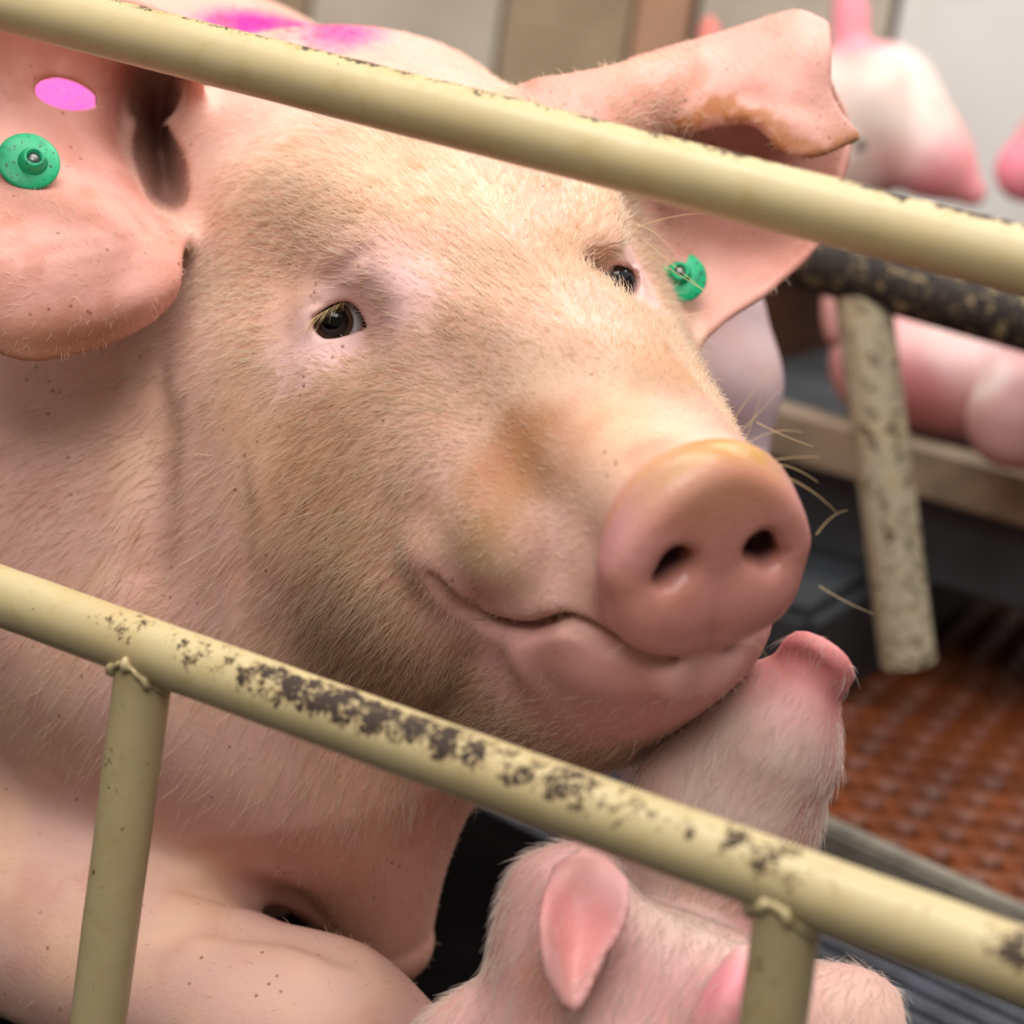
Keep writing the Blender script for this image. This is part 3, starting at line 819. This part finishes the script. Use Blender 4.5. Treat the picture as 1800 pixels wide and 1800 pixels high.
def tube(name, a, b, r, mat, parent, wear=None, seg=48, n=240, caps=True, wob=.0002):
    """round tube between two view points; wear(t, angle) gives the chance of chipped paint"""
    a, b = V2W(a), V2W(b); ax = nrm(b - a); L = np.linalg.norm(b - a)
    u = nrm(np.array([0, 0, 1.0]) - ax * ax[2]) if abs(ax[2]) < .9 else nrm(np.cross(ax, [1.0, 0, 0])); w_ = np.cross(ax, u)
    if abs(ax[2]) >= .9:                              # upright: zero angle faces the camera
        u = nrm((CPOS - a) - ax * ((CPOS - a) @ ax)); w_ = np.cross(ax, u)
    t = np.linspace(0, 1, n); th = np.linspace(0, 2 * np.pi, seg, endpoint=False)
    T, TH = np.meshgrid(t, th, indexing='ij')
    c = a + T[..., None] * (b - a); d = np.cos(TH)[..., None] * u + np.sin(TH)[..., None] * w_
    v = (c + d * r).reshape(-1, 3)
    v = v + d.reshape(-1, 3) * ((fbm(v, 60, 3, 2) - .5) * 2 * wob)[:, None]
    i = np.arange(n - 1)[:, None] * seg + np.arange(seg)[None]; j = np.arange(n - 1)[:, None] * seg + (np.arange(seg)[None] + 1) % seg
    q = np.stack([i, j, j + seg, i + seg], -1).reshape(-1, 4)[:, ::-1]
    o = mesh_np(name, v, q, mat, parent)
    set_val(o, 'wear', np.zeros(len(v)) if wear is None else wear(T, TH).ravel())
    return o
def gs(x, c, s): return np.exp(-((x - c) / s) ** 2)
CREAM = paint_metal('cream_paint', (194, 174, 130), (66, 46, 33))
def zline(px, x0, z0, x1, z1): k = (px - x0) / (x1 - x0); return 1 / ((1 - k) / z0 + k / z1)
def up_pt(px): return P(px, 2 + px * .2533, zline(px, 0, 1.276, 1800, 1.06))
def lo_pt(px): return P(px, 1047 + px * .3628, zline(px, 0, 1.228, 1800, .943))
RAIL = root('railing', V2W(lo_pt(900)) * np.array([1, 1, 0]), 'cream painted tubular railing in front of the sow, chipped on its lower bar', 'railing')
RR = .0155
def ext(fn, x0, x1):
    a, b = fn(x0), fn(x1); return a, b
LA, LB = lo_pt(0), lo_pt(1800); dl = nrm(LB - LA); LA2, LB2 = LA - dl * .80, LB + dl * .40
UA, UB = up_pt(0), up_pt(1800); du = nrm(UB - UA); UA2, UB2 = UA - du * .80, UB + du * .40
def t_of(A2, B2, pt): return float((pt - A2) @ (B2 - A2) / ((B2 - A2) @ (B2 - A2)))
def lo_wear(T, TH):
    gs = lambda a, c, w_: np.exp(-((a - c) / (w_ * .62)) ** 2)
    x = lambda px: t_of(LA2, LB2, lo_pt(px))
    # angle 0 is straight up; the camera side is where the tube faces us
    toc = nrm(V2W((LA + LB) / 2) - CPOS); ax = nrm(V2W(LB2) - V2W(LA2)); u = nrm(np.array([0, 0, 1.0]) - ax * ax[2]); w_ = np.cross(ax, u)
    fc = math.atan2(-toc @ w_, -toc @ u)
    g = np.cos(TH - fc * .55)                      # half way between the top and the side facing us
    band = sstep(g, .55, .95)
    m_ = .22 * gs(T, x(240), .016) + .13 * gs(T, x(350), .02) + .20 * gs(T, x(500), .040) + .23 * gs(T, x(650), .055) + .18 * gs(T, x(820), .06) + .11 * gs(T, x(1000), .05) + .08 * gs(T, x(1100), .04) + .20 * gs(T, x(1335), .020) + .10 * gs(T, x(1410), .03) + .34 * gs(T, x(1810), .018)
    return band * np.minimum(m_, .36) - .02
def up_wear(T, TH):
    gs = lambda a, c, w_: np.exp(-((a - c) / (w_ * .62)) ** 2)
    x = lambda px: t_of(UA2, UB2, up_pt(px))
    g = np.cos(TH + .1); band = sstep(g, .75, .98)
    return band * (.24 + .06 * gs(T, x(550), .08) + .08 * gs(T, x(1350), .09) + .13 * gs(T, x(1720), .05)) - .05
tube('rail', UA2, UB2, RR, CREAM, RAIL, up_wear, n=420)
tube('rail', LA2, LB2, RR, CREAM, RAIL, lo_wear, n=520)
def floor_along(a, b):
    a_, b_ = V2W(a), V2W(b); k = a_[2] / (a_[2] - b_[2]); return W2V(a_ + (b_ - a_) * k)
def post_wear(T, TH): return .10 * gs(np.cos(TH - 1.1), 1, .4) * gs(T, .1, .3) - .02
for (px, bx, by, dz) in ((258, 172, 1800, .06), (1392, 1358, 1800, .022)):
    a = lo_pt(px); b = P(bx, by, a[2] + dz); b = floor_along(a, b)
    tube('post', a, b, .0145, CREAM, RAIL, post_wear, n=160)
    ax = nrm(V2W(b) - V2W(a)); c0 = V2W(a)
    # lumpy weld bead where the post meets the rail
    rx = nrm(V2W(LB) - V2W(LA)); e2 = np.cross(ax, rx); n_, m2 = 72, 10
    vs = []
    for k in range(n_):
        th = 2 * math.pi * k / n_
        rr = .0150
        pos = rx * math.cos(th) * rr + e2 * math.sin(th) * rr
        hgt = math.sqrt(max(RR * RR - (math.sin(th) * rr) ** 2, 0))
        cen = c0 + pos + ax * (hgt + .0006); lump = .0026 + .0011 * math.sin(th * 9 + px) + .0008 * math.sin(th * 17 + 1)
        rad_ = nrm(pos)
        for j in range(m2):
            ph = 2 * math.pi * j / m2; vs.append(cen + (rad_ * math.cos(ph) + ax * math.sin(ph)) * lump)
    i = np.arange(n_)[:, None] * m2 + np.arange(m2)[None]; j = np.arange(n_)[:, None] * m2 + (np.arange(m2)[None] + 1) % m2
    nx = lambda z: (z + m2) % (n_ * m2)
    q = np.stack([i, j, nx(j), nx(i)], -1).reshape(-1, 4)
    o = mesh_np('weld_bead', np.array(vs), q, CREAM, RAIL); set_val(o, 'wear', np.full(len(vs), -.02))

# end posts joining both bars, out of view on either side
for a, b in ((UA - du * .70, LA - dl * .62), (UB + du * .32, LB + dl * .36)):
    tube('post', a, floor_along(a, b), .0150, CREAM, RAIL, None, n=60)

# ------------------------------------------------------------------ piglets
PIG_M = skin_material('piglet_skin', rough=.5, spots=0.0, bumpd=.0003)
WHITE_HAIR = hair_material('white_piglet_hair', (246, 236, 226), (232, 214, 198))
EYE_DARK = plain('piglet_eye', (14, 10, 10), .08)
def piglet_mesh(fn, lo, hi, h, name, parent, tones, base=(232, 172, 168)):
    v, q = polygonise(fn, lo, hi, h); v = relax(v, q, 1, .4); q = q[:, ::-1].copy()
    o = mesh_np(name, V2W(v), q, PIG_M, parent)
    t = np.tile(s2l(base), (len(v), 1)); nz = fbm(v, 50, 11)
    for c, r, rgb, k in tones:
        d = np.linalg.norm((v - c) / np.asarray(r), axis=1) + (nz - .5) * .5
        mm = ((1 - sstep(d, .4, 1.3)) * k)[:, None]; t = t * (1 - mm) + s2l(rgb) * mm
    set_col(o, 'tone', mottle(v, t))
    return o, v, q
print('piglet')
PE_L = Sheet(grid([[(978, 1528, 1.150), (1022, 1503, 1.145), (1068, 1520, 1.148)], [(958, 1590, 1.122), (1010, 1580, 1.138), (1100, 1562, 1.135)], [(955, 1650, 1.108), (1010, 1650, 1.128), (1092, 1625, 1.124)],
                   [(964, 1710, 1.103), (1005, 1710, 1.118), (1055, 1685, 1.116)], [(990, 1760, 1.104), (1008, 1775, 1.108), (1026, 1752, 1.110)]]), .0026, 18, 18)
PE_R = Sheet(grid([[(1278, 1690, 1.140), (1308, 1668, 1.140), (1345, 1672, 1.145)], [(1246, 1745, 1.122), (1288, 1735, 1.112), (1345, 1738, 1.130)], [(1218, 1815, 1.115), (1268, 1812, 1.104), (1330, 1815, 1.122)], [(1205, 1900, 1.12), (1250, 1900, 1.108), (1300, 1900, 1.122)]]), .0028, 16, 16)
FOLD_P = [P(1060, 1520, 1.18), P(1110, 1555, 1.18), P(1160, 1590, 1.18), P(1215, 1625, 1.18), P(1265, 1650, 1.18), P(1320, 1670, 1.18)]
nose_c = P(1438, 1164, 1.205); nose_n = nrm([.56, .72, .40])
def piglet_sdf(p):
    d = cone(p, P(1422, 1184, 1.209), P(1352, 1290, 1.222), .0165, .033)
    d = smin(d, cone(p, P(1352, 1290, 1.222), P(1283, 1405, 1.244), .033, .0455), .02)
    d = smin(d, cone(p, P(1283, 1405, 1.244), P(1235, 1550, 1.266), .0455, .052), .02)
    d = smin(d, ell(p, P(1436, 1335, 1.222), (.010, .013, .014)), .012)
    # nose plate
    s = p - nose_c.astype(np.float32); a = s @ nose_n.astype(np.float32); r = np.sqrt(np.maximum((s * s).sum(1) - a * a, 0))
    x, y = np.abs(a) - .002, r - .0165
    dd = np.minimum(np.maximum(x, y), 0) + np.sqrt(np.maximum(x, 0) ** 2 + np.maximum(y, 0) ** 2) - .0035
    d = smin(d, dd, .008)
    for sgn in (-1, 1):
        t_ = nrm(np.cross(nose_n, [0, 1, 0])); c = nose_c + t_ * .007 * sgn
        d = smax(d, -cone(p, c + nose_n * .008, c - nose_n * .004, .0035, .003), .003)
    # nape and shoulders
    b = cone(p, P(1050, 1690, 1.176), P(1210, 1772, 1.176), .039, .039)
    b = smin(b, cone(p, P(1110, 1885, 1.20), P(1120, 1960, 1.205), .064, .082), .03)
    b = smin(b, ell(p, P(1022, 1575, 1.185), (.022, .026, .026)), .02)
    b = smin(b, cone(p, P(1120, 1960, 1.205), P(1140, 2150, 1.36), .084, .11), .04)
    b = smin(b, ell(p, P(945, 1665, 1.190), (.021, .044, .034)), .025)
    b = smin(b, cone(p, P(1020, 1900, 1.20), P(830, 1868, 1.205), .062, .034), .03)
    b = smin(b, cone(p, P(1250, 1900, 1.22), P(1470, 1850, 1.22), .07, .045), .04)
    d = smin(d, b, .012)
    d = carve(d, p, FOLD_P, .004, .014)
    z = ((p * np.array([1, 1, -1], np.float32)) @ ROT[2].astype(np.float32)) + np.float32(CAM_H)
    d = smax(d, .004 - z, .02)
    d = smin(d, PE_L(p), .008)
    d = smin(d, PE_R(p), .008)
    return d
PIGLET = root('piglet', V2W(P(1130, 2150, 1.36)) * np.array([1, 1, 0]), 'pink piglet behind the lower bar, snout raised to the sow\'s chin', 'piglet')
ptones = [(P(1455, 1190, 1.19), (.012, .016, .02), (150, 84, 96), .8), (P(1180, 1600, 1.17), (.05, .02, .03), (176, 128, 108), .6), (P(1440, 1170, 1.2), .035, (222, 128, 132), .95), (P(1350, 1250, 1.18), .035, (232, 160, 158), .8), (P(1290, 1390, 1.18), (.06, .05, .07), (222, 194, 182), .9),  # brown tone along the nape fold paints in its shade
          (P(1230, 1560, 1.19), (.05, .04, .07), (226, 200, 184), .8), (P(1020, 1620, 1.12), (.02, .035, .02), (226, 140, 138), .8), (P(1280, 1760, 1.12), (.02, .04, .02), (236, 140, 150), .85), (P(960, 1740, 1.14), .02, (206, 132, 104), .7),
          (P(1432, 1440, 1.2), .012, (190, 120, 130), .7), (P(1500, 1820, 1.2), .05, (206, 168, 148), .7), (P(830, 1800, 1.23), .05, (222, 184, 164), .7)]
po, pv, pq = piglet_mesh(piglet_sdf, [-.06, -.36, 1.06], [.20, -.055, 1.46], .0025, 'body', PIGLET, ptones, (216, 158, 154))
PW = V2W(pv); PN = vnormals(PW, pq); vd = PW - CPOS; vd /= np.linalg.norm(vd, axis=1, keepdims=True)
eard = np.minimum(PE_L(pv.astype(np.float32)), PE_R(pv.astype(np.float32)))
pw_ = sstep(-(PN * vd).sum(1), -.3, .1) * (.12 + .88 * sstep(eard, .002, .008)) * (.25 + .75 * sstep(np.linalg.norm(pv - nose_c, axis=1), .02, .06))
i, W4 = sample_surface(PW, pq, pw_, 16000); q4 = pq[i]; g = lambda a: (a[q4] * (W4[:, :, None] if a.ndim == 2 else W4)).sum(1)
n = g(PN); n /= np.linalg.norm(n, axis=1, keepdims=True)
flow = V2W(np.array([-.45, -.85, -.25])) - CPOS
strands('hair_coat', g(PW), n, np.tile(nrm(flow), (len(i), 1)), RNG.uniform(.007, .015, len(i)), .00013, WHITE_HAIR, PIGLET, None, .25, label='fine white hair')

def far_piglet(name, spec, tones, label, lo=None, hi=None, h=.005, base=(236, 196, 190), ears=(), eyes=(), k=.03):
    """blurred piglet in the background: spec is a list of cones (a, b, ra, rb); ears are flat ellipsoids (centre, radii)"""
    pts = np.array([x for a, b, ra, rb in spec for x in (a, b)] + [c for c, r in ears]); rm = max([max(ra, rb) for a, b, ra, rb in spec] + [max(r) for c, r in ears]) + .02
    def fn(p):
        d = None
        for a, b, ra, rb in spec:
            e = cone(p, a, b, ra, rb); d = e if d is None else smin(d, e, k)
        for c, r in ears: d = smin(d, ell(p, c, r), .012)
        return d
    low = V2W(pts.mean(0)); R_0 = root('piglet', np.array([low[0], low[1], max(V2W(pts)[:, 2].min() - rm, 0)]), label, 'piglet', 'piglets resting behind the sow')
    piglet_mesh(fn, pts.min(0) - rm, pts.max(0) + rm, h, 'body', R_0, tones, base)
    for c in eyes:
        bm = bmesh.new(); bmesh.ops.create_uvsphere(bm, u_segments=16, v_segments=10, radius=.006); bmesh.ops.translate(bm, verts=bm.verts, vec=Vector(V2W(c)))
        mesh_bm('eye', bm, EYE_DARK, R_0, True)
    return R_0
def on_level(v, z):
    """the point below (or above) v at world height z"""
    w_ = V2W(v); return W2V(np.array([w_[0], w_[1], z]))
Z = 2.42; K = Z / 1.95
far_piglet('piglet', [(P(1708, 338, Z), P(1630, 270, Z), .012 * K, .030 * K), (P(1630, 270, Z), P(1545, 190, Z + .02), .032 * K, .048 * K), (P(1545, 190, Z + .02), P(1440, 250, Z + .06), .048 * K, .068 * K), (P(1440, 250, Z + .06), P(1420, 280, Z + .07), .066 * K, .066 * K)],
           [(P(1700, 335, Z), .06 * K, (236, 130, 146), .9), (P(1600, 300, Z), .04 * K, (230, 150, 160), .5), (P(1500, 20, Z), .05 * K, (238, 130, 150), .9)],
           'white piglet with pink nose in profile above the cream bar', base=(226, 208, 196), ears=[(P(1495, 45, Z + .02), (.016 * K, .05 * K, .008 * K))], eyes=[P(1512, 255, Z - .045 * K)])
far_piglet('piglet', [(P(1805, 300, Z), P(1900, 250, Z), .026 * K, .04 * K), (P(1900, 250, Z), P(2060, 330, Z + .1), .045 * K, .08 * K)], [(P(1800, 300, Z), .04 * K, (240, 130, 156), .9)],
           'pink piglet snout at the edge of the picture beside the pale wall', base=(244, 180, 184))
far_piglet('piglet', [(P(1560, 640, 2.25), P(1680, 650, 2.25), .055, .065), (P(1680, 650, 2.25), P(1730, 560, 2.30), .06, .05)], [(P(1690, 600, 2.2), .05, (238, 208, 206), .8), (P(1600, 690, 2.2), .04, (190, 110, 112), .7)],
           'piglet lying asleep just right of the worn upright post', base=(214, 150, 150), ears=[(P(1466, 545, 2.1), (.012, .034, .014))])
far_piglet('piglet', [(P(1820, 715, 2.07), P(1900, 735, 2.07), .052, .054), (P(1770, 750, 2.05), P(1820, 715, 2.07), .032, .048)], [(P(1730, 670, 2.05), .03, (244, 224, 220), .8)],
           'piglet lying lowest of the heap under the dark rusty rail', base=(216, 164, 162))
far_piglet('piglet', [(P(1915, 565, 2.32), P(1850, 570, 2.32), .050, .046), (P(1915, 565, 2.32), P(2000, 575, 2.30), .052, .055)], [(P(1760, 560, 2.35), .04, (238, 206, 206), .7)],
           'piglet lying highest of the heap under the dark rusty rail', base=(222, 168, 168))
L1, L2 = P(1280, 830, 1.72), P(1215, 830, 1.80)
far_piglet('piglet', [(P(1255, 560, 1.72), P(1268, 690, 1.72), .038, .036), (P(1268, 690, 1.72), L1, .034, .022), (L1, on_level(L1, .016), .020, .014), (P(1262, 660, 1.73), L2, .034, .020), (L2, on_level(L2, .016), .020, .014)], [(P(1290, 700, 1.7), .06, (190, 168, 174), .6)],
           'pale piglet standing close behind the sow\'s snout', base=(196, 168, 172))
far_piglet('piglet', [(P(1232, 150, 2.45), P(1190, 220, 2.48), .030, .042), (P(1190, 220, 2.48), P(1130, 290, 2.50), .042, .05)], [(P(1250, 50, 2.45), .025, (222, 110, 100), .9)],
           'piglet mostly hidden behind the far ear, one red ear tip showing', base=(236, 190, 180), ears=[(P(1247, 75, 2.45), (.013, .029, .008))])

# ------------------------------------------------------------------ the pen around them
def box(bm, lo, hi, M_=None):
    vs = [bm.verts.new((x, y, z)) for x in (lo[0], hi[0]) for y in (lo[1], hi[1]) for z in (lo[2], hi[2])]
    for f in ((0, 1, 3, 2), (4, 6, 7, 5), (0, 4, 5, 1), (2, 3, 7, 6), (0, 2, 6, 4), (1, 5, 7, 3)): bm.faces.new([vs[k] for k in f])
    if M_ is not None: bmesh.ops.transform(bm, matrix=M_, verts=vs)
    return vs
def noisy(name, a, b, scale=8, rough=.6, bump=.3, bd=.002, detail=4, spec=.5):
    t = NT(name); c = t.coord(); n = t.noise(scale, detail, .6, c)
    return t.done(Base_Color=t.mix(t.ramp(n, .3, .72), s2l(a), s2l(b)), Roughness=rough, Specular_IOR_Level=spec, Normal=t.bump(t.noise(scale * 12, 3, .6, c), bump, bd))
def struct(o): o['kind'] = 'structure'; return o
ORANGE = noisy('orange_plastic', (124, 58, 12), (86, 38, 8), 9, .5)
DARKF = noisy('dark_rubber', (58, 62, 66), (38, 40, 42), 10, .6)
IRON = noisy('cast_iron', (64, 68, 78), (40, 42, 48), 25, .55)
PIT = plain('pit_dark', (12, 9, 8), 1.0, Specular_IOR_Level=0.0)
# strip between the plastic floor and the crate floor sets the pen direction
s0, s1 = ray_floor(1430, 1478), ray_floor(1800, 1648); sd = s1 - s0; sd[2] = 0; sd = nrm(sd); sn = np.array([-sd[1], sd[0], 0])
if sn @ np.array([0, 1.0, 0]) < 0: sn = -sn
def fr(a, b, z=0.0): return s0 + sd * a + sn * b + np.array([0, 0, z])
MF = Matrix(((sd[0], sn[0], 0, s0[0]), (sd[1], sn[1], 0, s0[1]), (0, 0, 1, 0), (0, 0, 0, 1)))
fl = root('floor', (0, 0, 0), 'pen floor of orange plastic and dark iron slats', 'floor'); del fl['category']; fl['kind'] = 'structure'
# pit below
bm = bmesh.new(); box(bm, (-2.6, -1.2, -.16), (2.85, 2.9, -.14)); mesh_bm('slurry_pit', bm, PIT, fl)
# orange slotted panels: cells with an undercut slot, rows staggered
def slotted(nx, ny, ox, oy, name):
    V, Q = [], []; cx, cy, dp = .0405, .0425, .022
    for j in range(ny):
        st = (.42 * cx * j) % cx
        for i in range(nx):
            x0, y0 = ox + i * cx + st, oy + j * cy; x1, y1 = x0 + cx, y0 + cy
            if (np.array([x0 + cx / 2, y0 + cy / 2, 0]) - s0 * np.array([1, 1, 0])) @ sn < .035: continue
            a, b, c, d = x0 + .0085, y0 + .0065, x1 - .0085, y1 - .0065
            k = len(V)
            V += [(x0, y0, 0), (x1, y0, 0), (x1, y1, 0), (x0, y1, 0), (a, b, -.0015), (c, b, -.0015), (c, d, -.0015), (a, d, -.0015), (a - .004, b - .004, -dp), (c + .004, b - .004, -dp), (c + .004, d + .004, -dp), (a - .004, d + .004, -dp)]
            for e in range(4):
                f = (e + 1) % 4; Q += [(k + e, k + f, k + 4 + f, k + 4 + e), (k + 4 + e, k + 4 + f, k + 8 + f, k + 8 + e)]
    return mesh_np(name, np.array(V), np.array(Q), ORANGE, fl, smooth=False) if Q else None
_c = [ray_floor(*q) for q in ((1440, 1230), (1800, 985), (1800, 1640), (1430, 1470))]
X0, Y0 = min(c[0] for c in _c) - .1, min(c[1] for c in _c) - .15
for a in range(4):
    for b in range(4): slotted(10, 12, X0 + a * .405, Y0 + b * .510, 'slotted_panel')
# strip of galvanised profile
ZINC = noisy('zinc_profile', (134, 126, 112), (104, 98, 88), 30, .5)
bm = bmesh.new(); box(bm, (-1.2, -.012, -.02), (1.6, .012, .022), MF); bmesh.ops.bevel(bm, geom=list(bm.edges), offset=.004, segments=2, affect='EDGES')
st_ = mesh_bm('floor_profile', bm, ZINC, fl)
# iron slats on the sow's side
sl = None
for k in range(46):
    y1 = -.02 - k * .026
    if sl is None:
        bm = bmesh.new(); box(bm, (-1.3, -.018, -.03), (1.5, 0, 0)); bmesh.ops.bevel(bm, geom=list(bm.edges), offset=.003, segments=1, affect='EDGES')
        me = bpy.data.meshes.new('slat'); bm.to_mesh(me); bm.free(); me.materials.append(IRON); sl = me
    o = link(bpy.data.objects.new('slat', sl), fl); mm = MF.copy(); mm.translation = Vector(fr(0, y1)); mm.translation.z = 0; o.matrix_local = mm
# thin black sheet under the sow, its colour stands in for deep shade
SHADE_BLACK = noisy('shade_black', (14, 12, 12), (8, 7, 7), 14, .9, spec=.03)
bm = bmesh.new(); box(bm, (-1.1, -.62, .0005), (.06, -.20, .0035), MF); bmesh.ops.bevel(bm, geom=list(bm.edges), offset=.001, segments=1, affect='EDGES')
tag(mesh_bm('shade_sheet', bm, SHADE_BLACK), 'flat black sheet standing in for the shade on the floor under the sow', 'mat')
# raised dark rubber mat of the creep area
b0, b1 = ray_floor(1480, 1222), ray_floor(1800, 985); bd = nrm(b1 - b0); bn = np.array([-bd[1], bd[0], 0])
if bn[0] > 0: bn = -bn
MB = Matrix(((bd[0], bn[0], 0, b0[0]), (bd[1], bn[1], 0, b0[1]), (0, 0, 1, 0), (0, 0, 0, 1)))
bm = bmesh.new(); box(bm, (-.12, 0, -.02), (1.4, .80, .11), MB); bmesh.ops.bevel(bm, geom=list(bm.edges), offset=.012, segments=2, affect='EDGES')
mat_ob = mesh_bm('rubber_mat', bm, DARKF); tag(mat_ob, 'dark grey raised rubber mat under the background piglets', 'mat')

# ledge plank and brown board behind the mat
def board(name, a, b, h, th, mat, label, cat, parent=None, structure=False):
    a, b = V2W(a), V2W(b); d = b - a; d[2] = 0; L = np.linalg.norm(d); d = d / L; nn = np.array([-d[1], d[0], 0])
    M_ = Matrix(((d[0], nn[0], 0, a[0]), (d[1], nn[1], 0, a[1]), (0, 0, 1, a[2]), (0, 0, 0, 1)))
    bm = bmesh.new(); box(bm, (0, 0, -h), (L, th, 0), M_); bmesh.ops.bevel(bm, geom=list(bm.edges), offset=min(.004, th * .2), segments=1, affect='EDGES')
    o = mesh_bm(name, bm, mat, parent)
    if structure: struct(o)
    elif label: tag(o, label, cat)
    return o
TAN = noisy('tan_wood', (150, 128, 104), (110, 94, 76), 12, .6); BROWN = noisy('brown_wood', (96, 56, 28), (52, 30, 18), 7, .6)
board('ledge_plank', P(1180, 665, 2.30), P(1950, 800, 2.10), .05, .03, TAN, 'long tan plank along the back of the dark mat', 'plank')
# wooden bed behind the plank and the nest box behind it
qa_, qb_ = V2W(P(1180, 665, 2.33)), V2W(P(1950, 800, 2.13)); dq = qb_ - qa_; dq[2] = 0; Lq = np.linalg.norm(dq); dq /= Lq; nq = np.array([-dq[1], dq[0], 0])
MQ = Matrix(((dq[0], nq[0], 0, qa_[0]), (dq[1], nq[1], 0, qa_[1]), (0, 0, 1, 0), (0, 0, 0, 1)))
bm = bmesh.new(); box(bm, (.02, .012, .1105), (Lq + .3, .345, .235), MQ); bmesh.ops.bevel(bm, geom=list(bm.edges), offset=.004, segments=1, affect='EDGES')
tag(mesh_bm('sleeping_bed', bm, DARKF), 'low dark bed behind the tan plank that carries the sleeping piglets', 'bed')
bm = bmesh.new(); box(bm, (-.34, .36, .1105), (Lq + .3, .50, .36), MQ); bmesh.ops.bevel(bm, geom=list(bm.edges), offset=.005, segments=1, affect='EDGES')
tag(mesh_bm('nest_box', bm, BROWN), 'dark brown wooden nest box below the far ear and behind the rail', 'box')

# dark rusty rail with its worn post
RUST = paint_metal('rusted_paint', (150, 132, 100), (40, 27, 20), rough=.6)
WORN = paint_metal('worn_paint', (176, 164, 138), (48, 36, 24), rough=.5)
BR = root('rail_with_post', V2W(P(1592, 1140, 1.98)) * np.array([1, 1, 0]), 'dark rusty rail with a worn cream post behind the sow', 'railing')
tube('rail', P(1330, 428, 1.98), P(2150, 662, 1.92), .026, RUST, BR, lambda T, TH: .40 + 0 * T, seg=32, n=120)
_pa, _pb = V2W(P(1512, 480, 1.97)), V2W(P(1592, 1130, 2.02)); _pb = _pa + (_pb - _pa) * ((_pa[2] - .111) / (_pa[2] - _pb[2]))
tube('post', W2V(_pa), W2V(_pb), .0235, WORN, BR, lambda T, TH: .13 + .05 * T, seg=32, n=120)

# walls: pale boards of the pen partition, left ones stained
PALE = noisy('pale_board', (228, 224, 218), (208, 202, 194), 3, .5, .1); STAIN = noisy('stained_board', (170, 150, 122), (132, 110, 84), 4, .55, .1); BEIGE = noisy('beige_board', (196, 186, 168), (172, 160, 142), 4, .55, .1); PEACH = noisy('peach_board', (182, 142, 112), (160, 124, 98), 4, .55, .1)
wl = root('wall_back', (0, 2.9, 0), 'pale board partition closing the pen at the back', 'wall'); del wl['category']; wl['kind'] = 'structure'
x = -2.4
bm = bmesh.new(); box(bm, (-2.6, 2.932, -.2), (2.9, 2.95, 2.3)); mesh_bm('backing_sheet', bm, BROWN, wl)
edges = [(-2.4, -.62, STAIN), (-.62, -.33, STAIN), (-.33, -.10, BEIGE), (-.10, .055, STAIN), (.055, .125, PEACH), (.13, .36, BEIGE), (.365, 1.15, PALE), (1.155, 1.9, PALE), (1.905, 2.8, PALE)]
for x0, x1, mt in edges:
    bm = bmesh.new(); box(bm, (x0 + .002, 2.9, 0), (x1 - .002, 2.93, 2.3)); bmesh.ops.bevel(bm, geom=list(bm.edges), offset=.003, segments=1, affect='EDGES')
    mesh_bm('board', bm, mt, wl)

# unseen other sides of the pen room, added to cut low ambient light
DULL = noisy('aisle_wall_paint', (150, 142, 130), (128, 120, 108), 3, .7, .1)
for nm, lo, hi in (('wall_front', (-2.6, -1.25, -.2), (3.0, -1.20, 2.4)), ('wall_left', (-2.65, -1.2, -.2), (-2.6, 2.9, 2.4)), ('wall_right', (2.85, -1.2, -.2), (2.9, 2.9, 2.4))):
    bm = bmesh.new(); box(bm, lo, hi); struct(mesh_bm(nm, bm, DULL))
